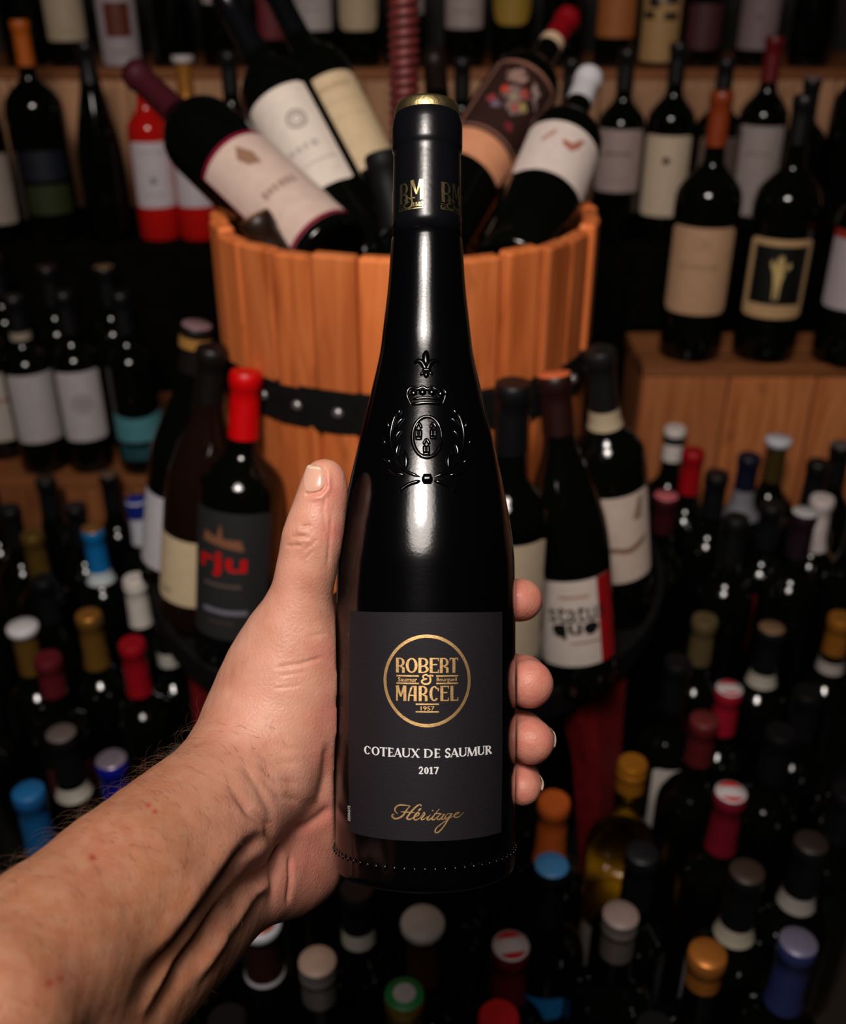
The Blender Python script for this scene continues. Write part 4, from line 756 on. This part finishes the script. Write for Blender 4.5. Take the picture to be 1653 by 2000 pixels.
stem = [(540, 1745), (420, 1700), (320, 1640), (210, 1480), (160, 1320), (155, 1170), (190, 1010), (235, 920)]
lv = [[(238, 1095), (312, 995)], [(224, 1255), (285, 1155)], [(240, 1450), (268, 1330)], [(345, 1615), (358, 1520), (328, 1435)], [(262, 935), (290, 872)], [(140, 1535), (68, 1455)], [(305, 1705), (160, 1640)], [(85, 1300), (62, 1235)], [(135, 1085), (122, 1010)]]
def grow(l):
    (ax_, ay_), (bx_, by_) = l[0], l[-1]; ex, ey = (bx_ - ax_) * .28, (by_ - ay_) * .28
    return [(ax_ - ex, ay_ - ey)] + (l[1:-1] or [((ax_ + bx_) / 2 + ey * .5, (ay_ + by_) / 2 - ex * .5)]) + [(bx_ + ex, by_ + ey)]
wr = [(cq(stem), .00075, False), (cq(mir(stem, 632)), .00075, False)] + [(cq(grow(l)), .00105, True) for l in lv] + [(cq(mir(grow(l), 632)), .00105, True) for l in lv]
relief('embossed_wreath', wr)
rb = [(545, 1795), (420, 1830), (330, 1880), (265, 1940)]
relief('embossed_knot', [(cq([(560, 1775), (705, 1772)]), .0022, False), (cq(rb), .00090, False), (cq(mir(rb, 632)), .00090, False)])
# small knurls round the heel
V, F = [], []; s_k = float(onb(831, 1699)[1][0])
for k in range(60):
    ph = 2 * math.pi * k / 60; b = len(V)
    for i in range(5):
        for j in range(8):
            la = math.pi * i / 4; lo = 2 * math.pi * j / 8; V.append(tuple(BL(ph + .0007 / RB * math.sin(la) * math.cos(lo), s_k + .0010 * math.cos(la), RB + .0004 * math.sin(la) * math.sin(lo))))
    for i in range(4):
        for j in range(8): F.append((b + i * 8 + j, b + i * 8 + (j + 1) % 8, b + (i + 1) * 8 + (j + 1) % 8, b + (i + 1) * 8 + j))
tag(mesh_obj('heel_knurling', V, F, M_HELD, held), kind='stuff')

# ------------------------------------------------------------------ the forearm and hand: one continuous surface
def bottle_sd(P):
    w_ = P - O_.astype(np.float32); s = w_ @ A_.astype(np.float32); q = np.linalg.norm(w_ - s[..., None] * A_.astype(np.float32), axis=-1); return q - HR(s).astype(np.float32)
PR_ = []                                                # tapered limbs: (start, end, r0, r1, blend)
def limb(pts, k=.010):
    for (a, ra), (b, rb) in zip(pts, pts[1:]): PR_.append((np.array(a), np.array(b), ra, rb, k))
def cyl(deg, py, off, rr):                               # a point round the held bottle: angle 0 faces the viewer, + to the right
    s = s_of(py); a = R_(deg); R0 = RB + off; p = O_ + s * A_ + R0 * (math.sin(a) * X_ + math.cos(a) * N_); return (tuple(p), rr)
def cc(px, py, Z, r): return (C(px, py, Z), r)
# forearm: radial and ulnar sides
limb([cc(-32, 1992, .280, .0262), cc(100, 1864, .315, .0255), cc(242, 1738, .345, .0250), cc(334, 1657, .372, .0245), cc(410, 1592, .395, .0242), cc(466, 1536, .412, .0245)], .014)
limb([cc(60, 2120, .305, .0290), cc(160, 1972, .337, .0280), cc(288, 1842, .367, .0256), cc(362, 1788, .391, .0232), cc(416, 1732, .409, .0206), cc(470, 1700, .420, .0192), cc(515, 1690, .428, .019)], .014)
# thenar eminence and thumb
limb([cc(500, 1490, .424, .0270), cc(545, 1400, .431, .0262), cc(556, 1345, .431, .0232), cc(566, 1290, .429, .0192), cc(575, 1240, .4255, .0160)], .014)
limb([cc(575, 1240, .4255, .0160), cc(584, 1185, .4225, .0124), cc(599, 1112, .420, .0111), cc(611, 1052, .419, .0113), cc(622, 1005, .4185, .0098), cc(632, 960, .4185, .0086), cc(634, 934, .4187, .0081)], .006)
# heel of the hand and palm, turning behind the bottle
limb([cc(515, 1690, .425, .0190), cc(566, 1700, .436, .0150), cc(598, 1692, .443, .0125)], .010)
limb([cc(560, 1440, .436, .0250), cc(585, 1545, .442, .0175), cc(592, 1630, .444, .0140), cc(598, 1690, .444, .0125)], .012)
MCPS = [(-148, 1195, .0130), (-150, 1315, .0132), (-148, 1425, .0125), (-144, 1525, .0112)]
roots = [cc(520, 1430, .440, .022), cc(520, 1520, .435, .022), cc(520, 1600, .435, .020), cc(540, 1680, .436, .017)]
for (dg, py, rr), rt in zip(MCPS, roots): limb([rt, cyl(-108, py * .6 + 1560 * .4, .011, rr + .002), cyl(dg, py, rr, rr)], .014)
limb([cyl(-112, 1430, .010, .013), cyl(-112, 1600, .010, .012), cyl(-150, 1500, .011, .012), cyl(-150, 1250, .012, .013), cyl(-118, 1330, .010, .013)], .012)
limb([cc(575, 1250, .430, .014), cyl(-118, 1250, .011, .011), cyl(-148, 1195, .013, .013)], .012)
# fingers: from the knuckles round behind the glass to the tips on the right
FG = [(1195, 1185, 1172, 1008, 1172, .4455, .0081, .0086), (1315, 1325, 1333, 1034, 1336, .4335, .0104, .0098), (1425, 1440, 1446, 1038, 1448, .4325, .0098, .0094), (1525, 1535, 1538, 1021, 1538, .4345, .0079, .0080)]
for y0, y1, y2, tx, ty, tz, rt, rm in FG:
    o0 = {1195: .0130, 1315: .0132, 1425: .0125, 1525: .0112}[y0]
    limb([cyl(-148, y0, o0, o0), cyl(-178, (y0 + y1) / 2, rm, rm + .0005), cyl(152, y1, rm, rm + .0008), cyl(130, (y1 + y2) / 2, rm * .95, rm), cyl(112, y2, rm * .85, rm), (C(tx, ty, tz), rt)], .004)
# grid
lo = np.array((-.200, -.290, .225)); hi_ = np.array((.062, .034, .505)); hs = .0013
nx, ny, nz = [int(v) for v in np.ceil((hi_ - lo) / hs)]
D = np.full((nx, ny, nz), .03, np.float32)
ax = [(lo[i] + hs * np.arange(n)).astype(np.float32) for i, n in enumerate((nx, ny, nz))]
for a, b, ra, rb, k in PR_:
    m_ = max(ra, rb) + k + .008; l_ = np.minimum(a, b) - m_; h_ = np.maximum(a, b) + m_
    i0 = np.clip(((l_ - lo) / hs).astype(int), 0, None); i1 = np.minimum(((h_ - lo) / hs).astype(int) + 1, (nx, ny, nz))
    if (i1 <= i0).any(): continue
    gx, gy, gz = np.meshgrid(ax[0][i0[0]:i1[0]], ax[1][i0[1]:i1[1]], ax[2][i0[2]:i1[2]], indexing='ij', copy=False)
    ba = (b - a).astype(np.float32); L2 = float(ba @ ba) + 1e-12; px_, py_, pz_ = gx - a[0], gy - a[1], gz - a[2]
    t = np.clip((px_ * ba[0] + py_ * ba[1] + pz_ * ba[2]) / L2, 0, 1); d = np.sqrt((px_ - t * ba[0])**2 + (py_ - t * ba[1])**2 + (pz_ - t * ba[2])**2) - (ra + t * (rb - ra))
    S = D[i0[0]:i1[0], i0[1]:i1[1], i0[2]:i1[2]]; hh = np.maximum(k - np.abs(S - d), 0) / k; S[...] = np.minimum(S, d) - hh * hh * k * .25
# press the flesh flat against the glass
i0 = int((-.075 - lo[0]) / hs); G = np.stack(np.meshgrid(ax[0][i0:], ax[1], ax[2], indexing='ij'), -1); bs = np.empty(G.shape[:3], np.float32)
for i in range(G.shape[0]): bs[i] = bottle_sd(G[i])
D[i0:] = np.maximum(D[i0:], .0004 - bs); del G
def surface_nets(D, lo, h):
    ins = D < 0; nx, ny, nz = D.shape
    c = np.zeros((nx - 1, ny - 1, nz - 1), np.int8)
    for dx in (0, 1):
        for dy in (0, 1):
            for dz in (0, 1): c += ins[dx:nx - 1 + dx, dy:ny - 1 + dy, dz:nz - 1 + dz]
    act = np.argwhere((c > 0) & (c < 8)); idx = np.full(c.shape, -1, np.int64); idx[tuple(act.T)] = np.arange(len(act))
    pos = np.zeros((len(act), 3)); cnt = np.zeros(len(act))
    cor = [np.array((x, y, z)) for x in (0, 1) for y in (0, 1) for z in (0, 1)]
    for p in cor:
        for q in cor:
            if (q - p).sum() == 1 and ((q - p) >= 0).all():
                d0 = D[tuple((act + p).T)]; d1 = D[tuple((act + q).T)]; m = (d0 < 0) != (d1 < 0); t = np.where(m, d0 / np.where(m, d0 - d1, 1), 0)
                pos += np.where(m[:, None], p + t[:, None] * (q - p), 0); cnt += m
    pos = (pos / cnt[:, None] + act) * h + lo; Fq = []
    for axn in range(3):
        sl0 = [slice(None)] * 3; sl1 = [slice(None)] * 3; sl0[axn] = slice(0, -1); sl1[axn] = slice(1, None)
        e = np.argwhere(ins[tuple(sl0)] != ins[tuple(sl1)]); o1, o2 = [(1, 2), (2, 0), (0, 1)][axn]
        e = e[(e[:, o1] > 0) & (e[:, o2] > 0) & (e[:, o1] < D.shape[o1] - 1) & (e[:, o2] < D.shape[o2] - 1)]
        u = np.zeros(3, int); u[o1] = 1; v = np.zeros(3, int); v[o2] = 1; g_ = lambda k: idx[tuple(k.T)]
        q = np.stack([g_(e - u - v), g_(e - v), g_(e), g_(e - u)], 1); flip = ~ins[tuple(e.T)]; q[flip] = q[flip][:, ::-1]; Fq.append(q)
    Fq = np.concatenate(Fq); return pos, Fq[(Fq >= 0).all(1)]
HV, HF = surface_nets(D, lo, hs); del D
def relax(V, F, it, lam):
    E = np.concatenate([F[:, [i, (i + 1) % 4]] for i in range(4)]); 
    for _ in range(it):
        acc = np.zeros_like(V); n = np.bincount(E[:, 0], minlength=len(V)) + np.bincount(E[:, 1], minlength=len(V))
        for d in range(3): acc[:, d] = np.bincount(E[:, 0], V[E[:, 1], d], len(V)) + np.bincount(E[:, 1], V[E[:, 0], d], len(V))
        V = V + lam * (acc / np.maximum(1, n)[:, None] - V)
    return V
HV = relax(HV, HF, 4, .5)
tmp = mesh_obj('tmp', HV, [tuple(f) for f in HF.tolist()], M_IRON); md = tmp.modifiers.new('s', 'SUBSURF'); md.levels = 1; md.render_levels = 1
dg = bpy.context.evaluated_depsgraph_get(); me2 = bpy.data.meshes.new_from_object(tmp.evaluated_get(dg)); bpy.data.objects.remove(tmp)
nV = len(me2.vertices); co = np.empty(nV * 3); me2.vertices.foreach_get('co', co); co = co.reshape(-1, 3); no = np.empty(nV * 3); me2.vertices.foreach_get('normal', no); no = no.reshape(-1, 3)
sx_ = CX + FPX * co[:, 0] / co[:, 2]; sy_ = CY - FPX * co[:, 1] / co[:, 2]; vd = co / np.linalg.norm(co, axis=1)[:, None]; front = np.clip(-(no * vd).sum(1) * 2.5, 0, 1)
def pdist(pts):
    best = np.full(nV, 1e9); tt = np.zeros(nV); P = np.array(pts, float); n = len(P) - 1
    for i in range(n):
        a, b = P[i], P[i + 1]; ab = b - a; t = np.clip(((sx_ - a[0]) * ab[0] + (sy_ - a[1]) * ab[1]) / (ab @ ab), 0, 1); d = np.hypot(sx_ - a[0] - t * ab[0], sy_ - a[1] - t * ab[1]); m = d < best; best[m] = d[m]; tt[m] = ((i + t) / n)[m]
    return best, tt
dis = np.zeros(nV)
def groove(pts, wd, depth, fade=True):                  # folds (-) and cords (+) of skin and tendon
    d, t = pdist(pts); f = np.exp(-(d / wd)**2) * depth
    if fade: f = f * np.clip(np.minimum(t, 1 - t) * 5 + .15, 0, 1)
    global dis; dis += f * front
# wrist folds
groove([(452, 1540), (490, 1586), (527, 1612), (540, 1655), (537, 1700), (528, 1772)], 9, -.0021)
groove([(472, 1492), (502, 1531), (524, 1574), (536, 1610)], 9, -.0008)
groove([(650, 1574), (623, 1598), (600, 1614), (570, 1622)], 10, -.0013)
groove([(502, 1471), (533, 1489), (587, 1491)], 7, -.00045); groove([(505, 1492), (542, 1525), (580, 1532)], 7, -.0006); groove([(508, 1515), (548, 1556), (585, 1566)], 7, -.0006); groove([(512, 1450), (550, 1462), (600, 1462)], 7, -.0003); groove([(560, 1440), (600, 1520), (612, 1570)], 22, .0008); groove([(567, 1668), (568, 1720), (562, 1768)], 5, -.0013)
groove([(642, 1450), (634, 1520), (620, 1565)], 9, -.0012)
# tendons and the hollows between them
groove([(523, 1629), (472, 1668), (393, 1778), (326, 1865), (270, 1950)], 16, -.0038); groove([(527, 1684), (464, 1726), (413, 1802), (354, 1884), (299, 1994)], 17, -.0048)
groove([(500, 1690), (468, 1719), (393, 1808), (346, 1872), (280, 1975)], 9, .0024); groove([(530, 1720), (491, 1745), (432, 1835), (373, 1924)], 12, .0022); groove([(480, 1620), (430, 1680), (360, 1790), (300, 1880)], 26, .0022)
# thumb joint folds and nail bed
groove([(604, 908), (626, 910), (634, 922), (635, 950), (628, 960), (612, 964), (599, 965)], 3.2, -.0010, False)
groove([(641, 915), (642, 955), (630, 972), (604, 974)], 5, .0007)
for pts, wd, dp in (([(558, 1066), (590, 1066)], 2.6, -.0007), ([(568, 1048), (600, 1048)], 2.4, -.0006), ([(586, 1029), (608, 1026)], 2.4, -.0006), ([(578, 1036), (600, 1040)], 5, .0006), ([(576, 1056), (606, 1058)], 4, .0004), ([(592, 1076), (610, 1064), (620, 1052)], 2.6, -.0004), ([(598, 1092), (614, 1074)], 2.6, -.0003), ([(631, 1284), (590, 1296), (540, 1304)], 4, -.0007), ([(640, 1236), (600, 1244)], 4, -.0003), ([(545, 1320), (600, 1312)], 3, -.0003), ([(535, 1345), (590, 1338)], 3, -.0003), ([(636, 960), (632, 1000), (640, 1050)], 3, -.0003), ([(648, 1000), (644, 1060), (640, 1110)], 4, -.0004)): groove(pts, wd, dp)
nz_ = sum(np.sin(co @ np.array(v) + p) for v, p in (((620, 410, 350), 1.), ((-380, 700, 240), 2.), ((450, -520, 610), .5), ((880, 300, -500), 3.)))
arm_m = np.clip((560 - sx_) / 120, 0, 1); dis += nz_ * .00003 * arm_m
NB = .0006
bsd = bottle_sd(co.astype(np.float32)); dis = np.where((bsd < .002) & (dis > 0), 0, dis)
co2 = co + no * dis[:, None]
# skin colours: pink palm side and tips, tan forearm with its shade painted in
pk = np.zeros(nV)
for px, py, s in ((1030, 1172, 60), (1035, 1335, 70), (1037, 1447, 70), (1021, 1538, 60), (650, 960, 40), (655, 1040, 34), (600, 1700, 95), (640, 1600, 60), (600, 1620, 60), (648, 1400, 50), (640, 1280, 34), (640, 1480, 40)): pk = np.maximum(pk, np.exp(-((sx_ - px)**2 + (sy_ - py)**2) / (s * s)))
pk = np.maximum(pk, np.clip((sx_ - 700) / 60, 0, 1)); tan_shade = np.clip((470 - sx_ + (sy_ - 1450) * .25) / 180, 0, 1)
rd = np.zeros(nV)
for px, py, s in ((290, 1573, 5), (303, 1585, 5), (180, 1675, 7), (96, 1920, 8), (118, 1912, 6)): rd = np.maximum(rd, np.exp(-((sx_ - px)**2 + (sy_ - py)**2) / (s * s)))
wrist = W(C(470, 1610, .41)); Wm = np.array(Matrix((Vector((1, 0, 0)), Vector((0, SP, CP)), Vector((0, CP, -SP)))).transposed())
wv = co2 @ Wm.T + np.array(CAM) - np.array(wrist)
me2.vertices.foreach_set('co', wv.astype(np.float32).ravel()); me2.materials.clear()
ca = me2.color_attributes.new('skin_tone', 'FLOAT_COLOR', 'POINT'); ca.data.foreach_set('color', np.stack([pk, tan_shade, rd, np.ones(nV)], 1).astype(np.float32).ravel())
me2.polygons.foreach_set('use_smooth', [True] * len(me2.polygons)); me2.name = 'skin'; me2.flip_normals(); me2.update()
sk = bpy.data.materials.new('skin'); sk.use_nodes = True; nt = sk.node_tree; b = nt.nodes['Principled BSDF']; b.inputs['Roughness'].default_value = .46; b.inputs['Specular IOR Level'].default_value = .42
b.inputs['Subsurface Weight'].default_value = .22; b.inputs['Subsurface Radius'].default_value = (1, .32, .18); b.inputs['Subsurface Scale'].default_value = .0025
at = nt.nodes.new('ShaderNodeAttribute'); at.attribute_name = 'skin_tone'; sp = nt.nodes.new('ShaderNodeSeparateColor'); nt.links.new(at.outputs['Color'], sp.inputs[0])
def mixc(fac, a, bcol, f=None):
    mx = nt.nodes.new('ShaderNodeMix'); mx.data_type = 'RGBA'
    if isinstance(fac, float): mx.inputs['Factor'].default_value = fac
    else: nt.links.new(fac, mx.inputs['Factor'])
    if isinstance(a, tuple): mx.inputs['A'].default_value = (*a, 1)
    else: nt.links.new(a, mx.inputs['A'])
    mx.inputs['B'].default_value = (*bcol, 1); return mx.outputs['Result']
tc = nt.nodes.new('ShaderNodeTexCoord')
def noi(scale, lo_, hi2, det=4):
    n = nt.nodes.new('ShaderNodeTexNoise'); n.inputs['Scale'].default_value = scale; n.inputs['Detail'].default_value = det; nt.links.new(tc.outputs['Object'], n.inputs['Vector'])
    r = nt.nodes.new('ShaderNodeMapRange'); r.inputs['From Min'].default_value = .40; r.inputs['From Max'].default_value = .68; r.inputs['To Min'].default_value = lo_; r.inputs['To Max'].default_value = hi2; nt.links.new(n.outputs['Fac'], r.inputs[0]); return r.outputs[0], n
SKB, SKT, SKP = (.66, .32, .225), (.49, .205, .105), (.62, .215, .165)  # base, tan deepened to stand in for forearm shade, pink
c0 = mixc(sp.outputs[1], SKB, SKT); c0 = mixc(sp.outputs[0], c0, SKP); c0 = mixc(noi(55, 0, .62)[0], c0, (.46, .165, .10)); c0 = mixc(noi(190, 0, .22)[0], c0, (.66, .42, .29)); c0 = mixc(sp.outputs[2], c0, (.42, .06, .04))
nt.links.new(c0, b.inputs['Base Color'])
_, n1 = noi(900, 0, 1, 3); vo = nt.nodes.new('ShaderNodeTexVoronoi'); vo.inputs['Scale'].default_value = 480; vo.feature = 'DISTANCE_TO_EDGE'; nt.links.new(tc.outputs['Object'], vo.inputs['Vector'])
ad = nt.nodes.new('ShaderNodeMath'); ad.operation = 'ADD'; nt.links.new(n1.outputs['Fac'], ad.inputs[0]); nt.links.new(vo.outputs['Distance'], ad.inputs[1])
bp = nt.nodes.new('ShaderNodeBump'); bp.inputs['Strength'].default_value = .26; bp.inputs['Distance'].default_value = .0006; nt.links.new(ad.outputs[0], bp.inputs['Height']); nt.links.new(bp.outputs[0], b.inputs['Normal'])
me2.materials.append(sk)
person = empty('person', wrist, 'bare left forearm and hand gripping the black bottle from behind', 'person')
skin_o = bpy.data.objects.new('arm', me2); link(skin_o); skin_o.parent = person

# nails: plates laid on the skin where the sight line meets it
from mathutils.bvhtree import BVHTree
bvh = BVHTree.FromPolygons([tuple(v) for v in (wv + np.array(wrist))], [tuple(p.vertices) for p in me2.polygons])
M_NAIL = mat('finger_nail', (.66, .37, .275), .26, spec=.45); M_NAILW = mat('nail_edge', (.70, .56, .41), .4)
def on_skin(px, py):
    d = (PX(px, py, 1) - CAM).normalized(); h = bvh.ray_cast(CAM, d)
    n = h[1]
    if n is not None and n.dot(d) > 0: n = -n
    return h[0], n
def nail(name, quad, lift, m, nu=10, nv=10, parent=None):
    """quad: four pixel corners (tip-left, tip-right, base-right, base-left)"""
    V, F = [], []; q = [np.array(c, float) for c in quad]
    for i in range(nu + 1):
        for j in range(nv + 1):
            u, v = 2 * i / nu - 1, 2 * j / nv - 1; u, v = (u * math.sqrt(1 - .32 * v * v) + 1) / 2, (v * math.sqrt(1 - .32 * u * u) + 1) / 2; p = (q[0] * (1 - u) + q[1] * u) * (1 - v) + (q[3] * (1 - u) + q[2] * u) * v
            rnd_ = 1 - .0 * u; h, n = on_skin(*p)
            if h is None: h, n = on_skin(p[0] + 6, p[1])
            e = min(1, 5 * min(u, 1 - u) + .0) * 1.0; V.append(tuple(h + n * (lift * (.25 + .75 * min(1, 4 * min(v + .25, 1 - v) )))  - wrist))
    for i in range(nu):
        for j in range(nv): a = i * (nv + 1) + j; F.append((a, a + nv + 1, a + nv + 2, a + 1))
    return mesh_obj(name, V, F, m, parent or person)
tn = nail('thumbnail', [(596, 911), (633, 914), (633.5, 955), (595.5, 963)], .00042, M_NAIL)
nail('nail_edge', [(603, 909), (627, 911.5), (634.5, 922), (599, 917)], .00055, M_NAILW, 10, 3, tn)
def tip_nail(px, py, hgt, Z):
    """thin plate on the far outer side of a fingertip, its rim just showing"""
    V, F = [], []; c = Vector(C(px, py, Z)); n = 8
    for i in range(n + 1):
        a = (i / n - .5) * 1.9
        for j, zz in enumerate((-.0035, .0, .004, .008)): V.append(tuple(W((c.x + .0006 + math.cos(a) * .0018 - .0018 - j * .0002, c.y + math.sin(a) * hgt, c.z + zz)) - wrist))
    for i in range(n):
        for j in range(3): k = i * 4 + j; F.append((k, k + 1, k + 5, k + 4))
    o = mesh_obj('fingernail', V, F, mat('tip_nail', (.50, .40, .32), .35), person); md = o.modifiers.new('t', 'SOLIDIFY'); md.thickness = .0003; return o
tip_nail(1082.0, 1442, .0040, .4365); tip_nail(1058.0, 1528, .0032, .4370)

# forearm hair
hv, hf = [], []; rr_ = random.Random(11)
cand = np.argwhere((sx_ < 560) & (sy_ > 1400) & (front > .05) & (no[:, 2] < .35)).ravel()
edge = np.argwhere((sx_ < 470) & (sy_ > 1385) & (sy_ < 1760) & (front < .30) & (no[:, 1] > .35)).ravel()
up_c = np.array((-.75, .30, -.15))
def hair(i, ln, curl):
    p = co2[i]; n = no[i]; tang = up_c + np.array((rr_.gauss(0, .5), rr_.gauss(0, .35), rr_.gauss(0, .2))); tang = tang - n * (tang @ n) * .9; tang /= np.linalg.norm(tang); sd = np.cross(n, tang); K = 6; b = len(hv)
    cv = rr_.gauss(0, curl)
    for k in range(K + 1):
        t = k / K; q = p + n * ln * .34 * math.sin(t * 2.2) + tang * ln * .85 * t + sd * ln * cv * t * t; r = .00006 * (1 - .75 * t)
        for a in range(3): hv.append(q + (n * math.cos(a * 2.094) + sd * math.sin(a * 2.094)) * r)
    for k in range(K):
        for a in range(3): hf.append((b + k * 3 + a, b + k * 3 + (a + 1) % 3, b + (k + 1) * 3 + (a + 1) % 3, b + (k + 1) * 3 + a))
for i in rr_.sample(list(edge), min(210, len(edge))): hair(i, rr_.uniform(.004, .012), .5)
sel = [i for i in cand if (sx_[i] < 470 or sy_[i] < 1560)]
for i in rr_.sample(sel, min(420, len(sel))): hair(i, rr_.uniform(.003, .0075), .5)
hw = np.array(hv) @ Wm.T + np.array(CAM) - np.array(wrist)
tag(mesh_obj('arm_hair', hw, hf, mat('arm_hair', (.13, .06, .028), .45), person), kind='stuff')
